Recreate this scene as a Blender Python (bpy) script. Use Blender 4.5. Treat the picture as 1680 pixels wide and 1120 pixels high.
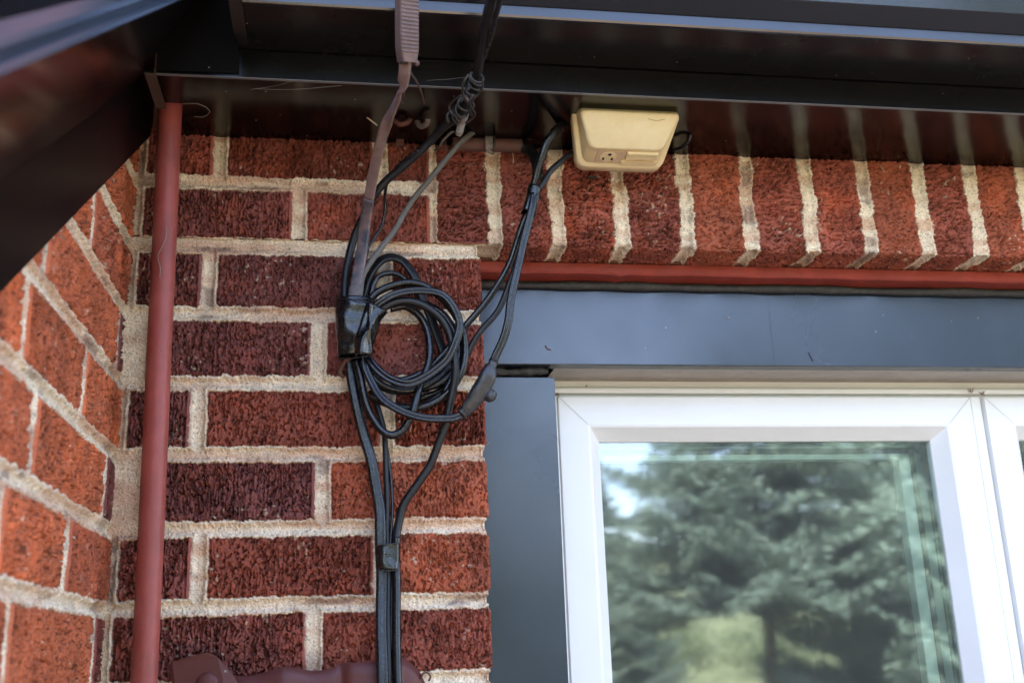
import bpy, bmesh, math, random
import numpy as np
from mathutils import Vector, Matrix
random.seed(7)
rad = math.radians
for o in list(bpy.data.objects):
    bpy.data.objects.remove(o)
SC = bpy.context.scene
COL = SC.collection

# ------------------------------------------------------------------ camera
CAM = (0.24632, -1.23621, -0.47614)
YAW, PITCH, ROLL, FPX = 0.16181, 0.28126, -0.03529, 1767.27
def cam_axes():
    cy, sy = math.cos(YAW), math.sin(YAW); cp, sp = math.cos(PITCH), math.sin(PITCH)
    f = Vector((sy*cp, cy*cp, sp)); r = Vector((cy, -sy, 0)); u = r.cross(f)
    cr, sr = math.cos(ROLL), math.sin(ROLL)
    return cr*r+sr*u, -sr*r+cr*u, f
RX, UX, FX = cam_axes()
cd = bpy.data.cameras.new('camera'); cam = bpy.data.objects.new('camera', cd); COL.objects.link(cam)
cam.matrix_world = Matrix(((RX.x, UX.x, -FX.x, CAM[0]), (RX.y, UX.y, -FX.y, CAM[1]), (RX.z, UX.z, -FX.z, CAM[2]), (0, 0, 0, 1)))
cd.sensor_width = 36; cd.lens = FPX/1680*36; cd.clip_start = 0.02; cd.clip_end = 500
cd.dof.use_dof = True; cd.dof.focus_distance = 1.30; cd.dof.aperture_fstop = 5.6; cd.dof.aperture_blades = 7
SC.camera = cam
def at(px, py, y):
    """point of the real scene that the photo shows at px,py when it lies y metres in front of / behind the wall plane"""
    d = FX + RX*((px-840)/FPX) - UX*((py-560)/FPX)
    return Vector(CAM) + d*((y-CAM[1])/d.y)
def atz(px, py, z):
    d = FX + RX*((px-840)/FPX) - UX*((py-560)/FPX)
    return Vector(CAM) + d*((z-CAM[2])/d.z)

# ------------------------------------------------------------------ light
SUN_EL, SUN_AZ = 50, 35          # azimuth measured from +y (behind the house) towards -x
w = bpy.data.worlds.new('World'); SC.world = w; w.use_nodes = True
nt = w.node_tree; nt.nodes.clear()
sky = nt.nodes.new('ShaderNodeTexSky'); sky.sky_type = 'NISHITA'; sky.sun_disc = False
sky.sun_elevation = rad(SUN_EL); sky.sun_rotation = rad(-SUN_AZ); sky.air_density = 1.0; sky.dust_density = 0.9; sky.ozone_density = 0.6
bg = nt.nodes.new('ShaderNodeBackground'); bg.inputs[1].default_value = 0.15
wo = nt.nodes.new('ShaderNodeOutputWorld')
tint = nt.nodes.new('ShaderNodeMix'); tint.data_type = 'RGBA'; tint.blend_type = 'MULTIPLY'; tint.inputs[0].default_value = 1; tint.inputs[7].default_value = (1.12, 0.985, 0.99, 1)
nt.links.new(sky.outputs[0], tint.inputs[6]); nt.links.new(tint.outputs[2], bg.inputs[0]); nt.links.new(bg.outputs[0], wo.inputs[0])
sl = bpy.data.lights.new('sun', 'SUN'); sl.energy = 4.0; sl.angle = rad(0.5); sl.color = (1, 0.95, 0.86)
so = bpy.data.objects.new('sun', sl); COL.objects.link(so)
sd = Vector((-math.sin(rad(SUN_AZ))*math.cos(rad(SUN_EL)), math.cos(rad(SUN_AZ))*math.cos(rad(SUN_EL)), math.sin(rad(SUN_EL))))
so.rotation_euler = sd.to_track_quat('Z', 'Y').to_euler(); so.location = sd*30
SC.view_settings.view_transform = 'Standard'; SC.view_settings.look = 'None'
SC.view_settings.exposure = 3.3; SC.view_settings.gamma = 1
SC.render.engine = 'CYCLES'

# ------------------------------------------------------------------ materials
def mat(name, col, rough=0.5, spec=0.5, metal=0.0, coat=0.0, bump=0.0, bscale=300, var=0.0, vscale=20, col2=None, specks=0.0, sheen=0.0, bstretch=(1, 1, 1), dust=0.0):
    m = bpy.data.materials.new(name); m.use_nodes = True
    n = m.node_tree.nodes; l = m.node_tree.links; b = n['Principled BSDF']
    b.inputs['Roughness'].default_value = rough; b.inputs['Metallic'].default_value = metal
    b.inputs['Specular IOR Level'].default_value = spec; b.inputs['Coat Weight'].default_value = coat
    b.inputs['Coat Roughness'].default_value = 0.08
    b.inputs['Base Color'].default_value = (*col, 1)
    tc = n.new('ShaderNodeTexCoord'); g = n.new('ShaderNodeNewGeometry')
    src = None
    if var > 0 or col2:
        ns = n.new('ShaderNodeTexNoise'); ns.inputs['Scale'].default_value = vscale; ns.inputs['Detail'].default_value = 6
        ns.inputs['Roughness'].default_value = 0.65
        l.new(g.outputs['Position'], ns.inputs['Vector'])
        rp = n.new('ShaderNodeValToRGB'); rp.color_ramp.elements[0].position = 0.35; rp.color_ramp.elements[1].position = 0.68
        c2 = col2 if col2 else tuple(min(1, c*(1+var)) for c in col)
        c1 = col if col2 else tuple(c*(1-var) for c in col)
        rp.color_ramp.elements[0].color = (*c1, 1); rp.color_ramp.elements[1].color = (*c2, 1)
        l.new(ns.outputs['Fac'], rp.inputs[0]); src = rp.outputs[0]
    if specks > 0:
        vs = n.new('ShaderNodeTexVoronoi'); vs.inputs['Scale'].default_value = 70; l.new(g.outputs['Position'], vs.inputs['Vector'])
        lt = n.new('ShaderNodeMath'); lt.operation = 'LESS_THAN'; lt.inputs[1].default_value = specks; l.new(vs.outputs['Distance'], lt.inputs[0])
        wn = n.new('ShaderNodeSeparateColor'); l.new(vs.outputs['Color'], wn.inputs[0])
        gt = n.new('ShaderNodeMath'); gt.operation = 'GREATER_THAN'; gt.inputs[1].default_value = 0.84; l.new(wn.outputs[0], gt.inputs[0])
        mu = n.new('ShaderNodeMath'); mu.operation = 'MULTIPLY'; l.new(lt.outputs[0], mu.inputs[0]); l.new(gt.outputs[0], mu.inputs[1])
        mx = n.new('ShaderNodeMix'); mx.data_type = 'RGBA'; l.new(mu.outputs[0], mx.inputs[0])
        if src: l.new(src, mx.inputs[6])
        else: mx.inputs[6].default_value = (*col, 1)
        mx.inputs[7].default_value = (0.26, 0.23, 0.2, 1); src = mx.outputs[2]
    if dust > 0:
        ds = n.new('ShaderNodeTexNoise'); ds.inputs['Scale'].default_value = 130; ds.inputs['Detail'].default_value = 8; ds.inputs['Roughness'].default_value = 0.8
        l.new(g.outputs['Position'], ds.inputs['Vector'])
        mr = n.new('ShaderNodeMapRange'); mr.inputs[1].default_value = 0.48; mr.inputs[2].default_value = 0.75; mr.inputs[4].default_value = dust
        l.new(ds.outputs['Fac'], mr.inputs[0])
        mx = n.new('ShaderNodeMix'); mx.data_type = 'RGBA'; l.new(mr.outputs[0], mx.inputs[0])
        if src: l.new(src, mx.inputs[6])
        else: mx.inputs[6].default_value = (*col, 1)
        mx.inputs[7].default_value = (0.22, 0.19, 0.155, 1); src = mx.outputs[2]
        rr = n.new('ShaderNodeMapRange'); rr.inputs[1].default_value = 0.4; rr.inputs[2].default_value = 0.7; rr.inputs[3].default_value = rough; rr.inputs[4].default_value = min(1, rough+0.3)
        l.new(ds.outputs['Fac'], rr.inputs[0]); l.new(rr.outputs[0], b.inputs['Roughness'])
    if src: l.new(src, b.inputs['Base Color'])
    if dust == 0 and specks > 0:
        sn = n.new('ShaderNodeTexNoise'); sn.inputs['Scale'].default_value = 6; sn.inputs['Detail'].default_value = 4; sn.inputs['Roughness'].default_value = .6
        l.new(g.outputs['Position'], sn.inputs['Vector'])
        rr = n.new('ShaderNodeMapRange'); rr.inputs[1].default_value = 0.35; rr.inputs[2].default_value = 0.7; rr.inputs[3].default_value = rough*.9; rr.inputs[4].default_value = rough*1.5
        l.new(sn.outputs['Fac'], rr.inputs[0]); l.new(rr.outputs[0], b.inputs['Roughness'])
    if bump > 0:
        mp = n.new('ShaderNodeMapping'); mp.inputs['Scale'].default_value = bstretch; l.new(g.outputs['Position'], mp.inputs[0])
        nb = n.new('ShaderNodeTexNoise'); nb.inputs['Scale'].default_value = bscale; nb.inputs['Detail'].default_value = 4
        l.new(mp.outputs[0], nb.inputs['Vector'])
        bp = n.new('ShaderNodeBump'); bp.inputs['Strength'].default_value = bump; bp.inputs['Distance'].default_value = 0.001
        l.new(nb.outputs['Fac'], bp.inputs['Height']); l.new(bp.outputs[0], b.inputs['Normal'])
    return m
def wall_mat():
    m = bpy.data.materials.new('rough_brick_and_mortar'); m.use_nodes = True
    n = m.node_tree.nodes; l = m.node_tree.links; b = n['Principled BSDF']
    at_ = n.new('ShaderNodeAttribute'); at_.attribute_name = 'Col'
    g = n.new('ShaderNodeNewGeometry')
    n1 = n.new('ShaderNodeTexNoise'); n1.inputs['Scale'].default_value = 900; n1.inputs['Detail'].default_value = 3; l.new(g.outputs['Position'], n1.inputs['Vector'])
    mr = n.new('ShaderNodeMapRange'); mr.inputs[1].default_value = 0.25; mr.inputs[2].default_value = 0.75; mr.inputs[3].default_value = 0.68; mr.inputs[4].default_value = 1.32
    l.new(n1.outputs['Fac'], mr.inputs[0])
    mx = n.new('ShaderNodeMix'); mx.data_type = 'RGBA'; mx.blend_type = 'MULTIPLY'; mx.inputs[0].default_value = 1
    l.new(at_.outputs['Color'], mx.inputs[6]); l.new(mr.outputs[0], mx.inputs[7]); l.new(mx.outputs[2], b.inputs['Base Color'])
    b.inputs['Roughness'].default_value = 0.8; b.inputs['Specular IOR Level'].default_value = 0.25
    n2 = n.new('ShaderNodeTexNoise'); n2.inputs['Scale'].default_value = 1300; n2.inputs['Detail'].default_value = 4; l.new(g.outputs['Position'], n2.inputs['Vector'])
    bp = n.new('ShaderNodeBump'); bp.inputs['Strength'].default_value = 0.8; bp.inputs['Distance'].default_value = 0.0006
    l.new(n2.outputs['Fac'], bp.inputs['Height']); l.new(bp.outputs[0], b.inputs['Normal'])
    return m
M = {}
M['wall'] = wall_mat()
M['core'] = mat('rough_masonry_core', (0.2, 0.08, 0.06), 0.9, bump=0.3)
M['black_metal'] = mat('glossy_dark_brown_aluminium', (0.0025, 0.0018, 0.002), 0.15, spec=0.5, specks=0.07, bump=0.02, bscale=25)
M['black_metal2'] = mat('glossy_black_gutter_aluminium', (0.0025, 0.0025, 0.003), 0.19, spec=0.85, specks=0.05, bump=0.02, bscale=18)
M['rake_metal'] = mat('glossy_dark_brown_rake_aluminium', (0.003, 0.0022, 0.0025), 0.12, spec=0.5, specks=0.04, bump=0.03, bscale=12)
M['slate'] = mat('slate_blue_painted_aluminium', (0.015, 0.024, 0.042), 0.19, spec=0.80, specks=0.06, var=0.07, vscale=12, bump=0.05, bscale=40)
M['red_paint'] = mat('brick_red_paint_on_conduit', (0.30, 0.062, 0.048), 0.38, spec=0.45, bump=0.35, bscale=500, var=0.22, vscale=16, dust=0.16)
M['red_steel'] = mat('red_oxide_painted_steel', (0.29, 0.042, 0.025), 0.42, spec=0.4, bump=0.3, bscale=250, var=0.16, vscale=45, dust=0.08)
M['caulk'] = mat('black_sealant', (0.02, 0.018, 0.017), 0.55, bump=0.8, bscale=120, dust=0.35)
M['vinyl'] = mat('white_vinyl', (0.80, 0.79, 0.765), 0.32, spec=0.4, var=0.02, vscale=9, bump=0.06, bscale=200, specks=0.025)
M['grime'] = mat('grey_vinyl_joint_dirt', (0.30, 0.28, 0.26), 0.7, bump=0.4)
M['beige'] = mat('dusty_underside_aluminium', (0.40, 0.36, 0.31), 0.55, var=0.1, vscale=25, specks=0.08, dust=0.2)
M['plastic'] = mat('yellowed_ivory_plastic', (0.76, 0.585, 0.30), 0.36, spec=0.45, col2=(0.82, 0.67, 0.39), vscale=22, bump=0.08, bscale=300, dust=0.1)
M['plastic2'] = mat('pinkish_socket_plastic', (0.62, 0.44, 0.27), 0.45, bump=0.05)
M['dark_slot'] = mat('dark_socket_slot', (0.03, 0.018, 0.012), 0.6)
M['rubber'] = mat('black_rubber_cable_jacket', (0.003, 0.003, 0.004), 0.20, spec=0.5, bump=0.12, bscale=350, dust=0.05)
M['rubber_dusty'] = mat('dusty_black_rubber_jacket', (0.0045, 0.0045, 0.0055), 0.32, spec=0.42, bump=0.2, bscale=350, dust=0.10)
M['cord'] = mat('shiny_black_lamp_cord', (0.003, 0.003, 0.0045), 0.20, spec=0.55, bump=0.06, bscale=300, dust=0.03)
M['grey_cable'] = mat('grey_weathered_cable', (0.10, 0.092, 0.082), 0.6, bump=0.4, bscale=400, dust=0.8)
M['brown_strap'] = mat('mauve_brown_flat_cable', (0.17, 0.105, 0.095), 0.45, col2=(0.24, 0.155, 0.14), vscale=60, bump=0.2, bscale=200, dust=0.2)
M['brown_strap2'] = mat('brown_flat_cable_worn_to_black', (0.028, 0.032, 0.042), 0.42, col2=(0.20, 0.12, 0.105), vscale=75, bump=0.2, bscale=200)
M['clamp'] = mat('brown_painted_zinc', (0.135, 0.080, 0.066), 0.42, metal=0.25, var=0.2, vscale=60, bump=0.2, dust=0.25)
M['wire'] = mat('dull_steel_wire', (0.050, 0.044, 0.040), 0.34, metal=0.55, var=0.3, vscale=150, bump=0.3, dust=0.15)
M['rust'] = mat('rusty_red_painted_iron', (0.14, 0.035, 0.024), 0.62, col2=(0.09, 0.065, 0.05), vscale=70, bump=0.7, bscale=260, dust=0.2)
M['greyrod'] = mat('grey_painted_steel_rod', (0.24, 0.22, 0.20), 0.6, col2=(0.13, 0.075, 0.05), vscale=140, bump=0.5, bscale=300)
M['tape'] = mat('glossy_black_vinyl_tape', (0.004, 0.004, 0.004), 0.15, spec=0.65, bump=0.25, bscale=700, bstretch=(0.2, 0.2, 1.2), dust=0.05)
M['maroon'] = mat('maroon_painted_sheet_metal', (0.105, 0.032, 0.026), 0.42, spec=0.35, var=0.12, vscale=20, specks=0.09, bump=0.05, bscale=60)
M['trimbrown'] = mat('dull_rust_brown_trim', (0.075, 0.038, 0.027), 0.5, var=0.2, vscale=60, dust=0.3)
M['connector'] = mat('scuffed_grey_black_rubber', (0.016, 0.016, 0.018), 0.32, spec=0.6, bump=0.3, bscale=200, dust=0.35)
M['straw'] = mat('dry_straw_brown', (0.42, 0.25, 0.13), 0.8)
M['web'] = mat('dusty_cobweb', (0.30, 0.26, 0.22), 0.9)
M['gasket'] = mat('black_glazing_gasket', (0.008, 0.01, 0.01), 0.5)
M['spacer'] = mat('pale_green_grey_spacer', (0.80, 0.86, 0.82), 0.4)
M['spacer2'] = mat('dark_green_grey_spacer', (0.16, 0.22, 0.19), 0.4)
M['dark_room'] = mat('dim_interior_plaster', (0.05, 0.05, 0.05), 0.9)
M['shingle'] = mat('dark_grey_shingle', (0.05, 0.048, 0.046), 0.9, bump=0.5)
M['patio'] = mat('warm_tan_concrete', (0.36, 0.275, 0.195), 0.85, var=0.15, vscale=3, bump=0.4, bscale=40)
M['lawn'] = mat('mown_lawn', (0.058, 0.058, 0.028), 0.9, var=0.3, vscale=2, bump=0.8, bscale=60)
M['hill'] = mat('sunlit_meadow', (0.20, 0.22, 0.115), 0.9, var=0.3, vscale=0.8, bump=0.5, bscale=30)
M['bark'] = mat('spruce_bark', (0.07, 0.05, 0.035), 0.9, bump=1, bscale=40)
def glass_mat():
    m = bpy.data.materials.new('window_glass'); m.use_nodes = True
    n = m.node_tree.nodes; l = m.node_tree.links; n.remove(n['Principled BSDF'])
    out = n['Material Output']; tr = n.new('ShaderNodeBsdfTransparent'); tr.inputs[0].default_value = (0.88, 0.95, 0.92, 1)
    gl = n.new('ShaderNodeBsdfGlossy'); gl.inputs['Roughness'].default_value = 0.032; gl.inputs['Color'].default_value = (0.93, 0.97, 1, 1)
    df = n.new('ShaderNodeBsdfDiffuse'); df.inputs[0].default_value = (0.6, 0.58, 0.54, 1)
    fr = n.new('ShaderNodeFresnel'); fr.inputs['IOR'].default_value = 1.95
    g = n.new('ShaderNodeNewGeometry'); ns = n.new('ShaderNodeTexNoise'); ns.inputs['Scale'].default_value = 7; l.new(g.outputs['Position'], ns.inputs['Vector'])
    bp = n.new('ShaderNodeBump'); bp.inputs['Strength'].default_value = 0.02; bp.inputs['Distance'].default_value = 0.01; l.new(ns.outputs['Fac'], bp.inputs['Height']); l.new(bp.outputs[0], gl.inputs['Normal'])
    n2 = n.new('ShaderNodeTexNoise'); n2.inputs['Scale'].default_value = 420; n2.inputs['Detail'].default_value = 3; l.new(g.outputs['Position'], n2.inputs['Vector'])
    mr = n.new('ShaderNodeMapRange'); mr.inputs[1].default_value = 0.45; mr.inputs[2].default_value = 0.8; mr.inputs[3].default_value = 0.035; mr.inputs[4].default_value = 0.085; l.new(n2.outputs['Fac'], mr.inputs[0])
    m1 = n.new('ShaderNodeMixShader'); l.new(fr.outputs[0], m1.inputs[0]); l.new(tr.outputs[0], m1.inputs[1]); l.new(gl.outputs[0], m1.inputs[2])
    m2 = n.new('ShaderNodeMixShader'); l.new(mr.outputs[0], m2.inputs[0]); l.new(m1.outputs[0], m2.inputs[1]); l.new(df.outputs[0], m2.inputs[2])
    l.new(m2.outputs[0], out.inputs[0]); return m
M['glass'] = glass_mat()
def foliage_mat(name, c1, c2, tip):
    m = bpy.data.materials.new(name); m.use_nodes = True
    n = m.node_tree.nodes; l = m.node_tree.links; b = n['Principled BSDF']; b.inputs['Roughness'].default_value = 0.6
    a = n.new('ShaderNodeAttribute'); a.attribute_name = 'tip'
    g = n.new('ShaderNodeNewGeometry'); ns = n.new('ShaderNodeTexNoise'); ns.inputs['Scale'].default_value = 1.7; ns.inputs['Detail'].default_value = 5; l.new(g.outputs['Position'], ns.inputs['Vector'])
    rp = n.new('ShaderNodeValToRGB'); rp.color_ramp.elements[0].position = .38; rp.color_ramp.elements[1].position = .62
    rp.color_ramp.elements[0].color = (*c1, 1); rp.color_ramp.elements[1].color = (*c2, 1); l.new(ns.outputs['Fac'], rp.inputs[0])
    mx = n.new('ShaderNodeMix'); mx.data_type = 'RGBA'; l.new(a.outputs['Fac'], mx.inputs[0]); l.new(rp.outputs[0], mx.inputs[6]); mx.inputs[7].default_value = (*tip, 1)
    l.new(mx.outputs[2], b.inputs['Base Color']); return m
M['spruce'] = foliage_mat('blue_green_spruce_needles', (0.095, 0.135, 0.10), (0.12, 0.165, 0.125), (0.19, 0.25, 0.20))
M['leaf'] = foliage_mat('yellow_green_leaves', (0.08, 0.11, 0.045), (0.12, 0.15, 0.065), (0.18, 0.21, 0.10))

# ------------------------------------------------------------------ helpers
def link(o, parent=None):
    COL.objects.link(o)
    if parent: o.parent = parent
    return o
def obj(name, verts, faces, m, parent=None, smooth=False):
    me = bpy.data.meshes.new(name); me.from_pydata([tuple(v) for v in verts], [], faces); me.update()
    if smooth: me.polygons.foreach_set('use_smooth', [True]*len(me.polygons))
    me.materials.append(m if not isinstance(m, str) else M[m])
    o = bpy.data.objects.new(name, me); return link(o, parent)
def tag(o, label, cat, group=None):
    o['label'] = label; o['category'] = cat
    if group: o['group'] = group
    return o
def struct(o, label=None):
    o['kind'] = 'structure'
    if label: o['label'] = label
    return o
def empty(name, loc, label, cat, group=None):
    o = bpy.data.objects.new(name, None); o.empty_display_size = 0.02; o.location = loc; COL.objects.link(o)
    return tag(o, label, cat, group)
def adopt(o, parent):
    o.parent = parent; o.matrix_parent_inverse = Matrix.Translation(-Vector(parent.location)); return o
class MB:
    def __init__(s): s.v = []; s.f = []
    def add(s, v, f):
        b = len(s.v); s.v += [tuple(x) for x in v]; s.f += [tuple(i+b for i in q) for q in f]; return s
    def box(s, a, b, bev=0.0):
        bm = bmesh.new(); bmesh.ops.create_cube(bm, size=1)
        for v in bm.verts:
            v.co = Vector(((a[0]+b[0])/2+v.co.x*(b[0]-a[0]), (a[1]+b[1])/2+v.co.y*(b[1]-a[1]), (a[2]+b[2])/2+v.co.z*(b[2]-a[2])))
        if bev > 0: bmesh.ops.bevel(bm, geom=bm.edges[:], offset=bev, segments=2, profile=0.6, affect='EDGES')
        s.bm(bm); return s
    def bm(s, bm, mtx=None):
        if mtx: bm.transform(mtx)
        bm.verts.ensure_lookup_table(); bm.verts.index_update()
        s.add([v.co.copy() for v in bm.verts], [[v.index for v in f.verts] for f in bm.faces]); bm.free(); return s
    def prism(s, prof, org, du, dv, dw, length, closed=True):
        """profile points (a,b) on axes du,dv swept by dw*length"""
        n = len(prof); org = Vector(org); du = Vector(du); dv = Vector(dv); dw = Vector(dw)
        v = [org+du*a+dv*b for a, b in prof]+[org+du*a+dv*b+dw*length for a, b in prof]
        f = [(i, (i+1) % n, n+(i+1) % n, n+i) for i in range(n if closed else n-1)]
        if closed: f += [tuple(range(n))[::-1], tuple(range(n, 2*n))]
        return s.add(v, f)
    def build(s, name, m, parent=None, smooth=False):
        return obj(name, s.v, s.f, m, parent, smooth)
def spline(P, k=10):
    P = [Vector(p) for p in P]
    if len(P) < 3:
        return [P[0].lerp(P[-1], i/k) for i in range(k+1)]
    out = []
    Q = [P[0]*2-P[1]]+P+[P[-1]*2-P[-2]]
    for i in range(1, len(Q)-2):
        a, b, c, d = Q[i-1:i+3]
        ta = max((b-a).length, 1e-6)**.5; tb = max((c-b).length, 1e-6)**.5; tc = max((d-c).length, 1e-6)**.5
        m1 = (b-a)/ta-(c-a)/(ta+tb)+(c-b)/tb; m2 = (c-b)/tb-(d-b)/(tb+tc)+(d-c)/tc
        m1 *= tb; m2 *= tb
        for j in range(k):
            t = j/k; t2 = t*t; t3 = t2*t
            out.append(b*(2*t3-3*t2+1)+m1*(t3-2*t2+t)+c*(-2*t3+3*t2)+m2*(t3-t2))
    out.append(P[-1]); return out
def sweep(pts, prof, up=(0, -1, 0), scale=None, twist=None, mb=None, caps=True):
    """prof: list of (a,b): a along the side vector, b along 'up' (towards the viewer)"""
    mb = mb or MB(); n = len(prof); up = Vector(up); V = []; prev = None
    for i, p in enumerate(pts):
        t = (pts[min(i+1, len(pts)-1)]-pts[max(i-1, 0)]).normalized()
        s = t.cross(up)
        s = s.normalized() if s.length > 1e-4 else (prev or Vector((1, 0, 0)))
        if prev and s.dot(prev) < 0 and False: s = -s
        prev = s; b = s.cross(t).normalized()
        if twist:
            a = twist[i] if not callable(twist) else twist(i/(len(pts)-1)); ca, sa = math.cos(a), math.sin(a); s, b = s*ca+b*sa, b*ca-s*sa
        k = 1 if scale is None else (scale(i/(len(pts)-1)) if callable(scale) else scale)
        V += [p+s*(x*k)+b*(y*k) for x, y in prof]
    F = [(i*n+j, i*n+(j+1) % n, (i+1)*n+(j+1) % n, (i+1)*n+j) for i in range(len(pts)-1) for j in range(n)]
    if caps: F += [tuple(range(n))[::-1], tuple(range((len(pts)-1)*n, len(pts)*n))]
    return mb.add(V, F)
def circ(r, n=14, ry=None): return [(r*math.cos(2*math.pi*i/n), (ry or r)*math.sin(2*math.pi*i/n)) for i in range(n)]
def flat(a, b, n=20, e=0.45):
    o = []
    for i in range(n):
        t = 2*math.pi*i/n; c, s = math.cos(t), math.sin(t)
        o.append((a*math.copysign(abs(c)**e, c), b*math.copysign(abs(s)**e, s)))
    return o
def twin(r, gap=0.86, n=24):        # two round cores with a groove between: lamp cord
    o = []
    for i in range(n):
        t = 2*math.pi*i/n; x = math.cos(t); y = math.sin(t)
        # outline of two circles radius r centred +-gap*r
        best = 0
        for c in (-gap*r, gap*r):
            # ray from origin
            B = -2*x*c; Cc = c*c-r*r; D = B*B-4*Cc
            if D >= 0: best = max(best, (-B+math.sqrt(D))/2)
        o.append((x*max(best, r*.42), y*max(best, r*.42)))
    return o
def cable(name, pix, r, m, prof=None, parent=None, k=9, wob=0.0004, scale=None, twist=None, **kw):
    P = [p if isinstance(p, Vector) else at(*p) for p in pix]; pts = spline(P, k)
    rr = random.Random(len(pix)*31+int(pix[0][0])); ph = [rr.uniform(0, 6) for _ in range(4)]
    pts = [p+Vector((math.sin(i*.31+ph[0]), math.sin(i*.23+ph[1]), math.sin(i*.27+ph[2])))*wob for i, p in enumerate(pts)]
    return sweep(pts, prof or circ(r), scale=scale, twist=twist, **kw).build(name, m, parent, True)
def hang(name, loc_px, label, cat, group=None):
    return empty(name, at(*loc_px), label, cat, group)

# numpy value noise -------------------------------------------------
def vnoise(x, y, seed=0):
    xi = np.floor(x).astype(np.int64); yi = np.floor(y).astype(np.int64)
    fx = x-xi; fy = y-yi; fx = fx*fx*(3-2*fx); fy = fy*fy*(3-2*fy)
    def h(a, b):
        n = (a*374761393+b*668265263+seed*974634777) & 0xffffffff
        n = ((n ^ (n >> 13))*1274126177) & 0xffffffff
        return ((n ^ (n >> 16)) & 0xffff)/65535.0
    return (h(xi, yi)*(1-fx)+h(xi+1, yi)*fx)*(1-fy)+(h(xi, yi+1)*(1-fx)+h(xi+1, yi+1)*fx)*fy
def fbm(x, y, seed=0, o=4, g=0.5):
    s = 0; a = 1; t = 0
    for i in range(o):
        s = s+a*vnoise(x*2**i+i*7.3, y*2**i+i*3.1, seed+i*17); t += a; a *= g
    return s/t
def sstep(a, b, x):
    t = np.clip((x-a)/(b-a), 0, 1); return t*t*(3-2*t)

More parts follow.
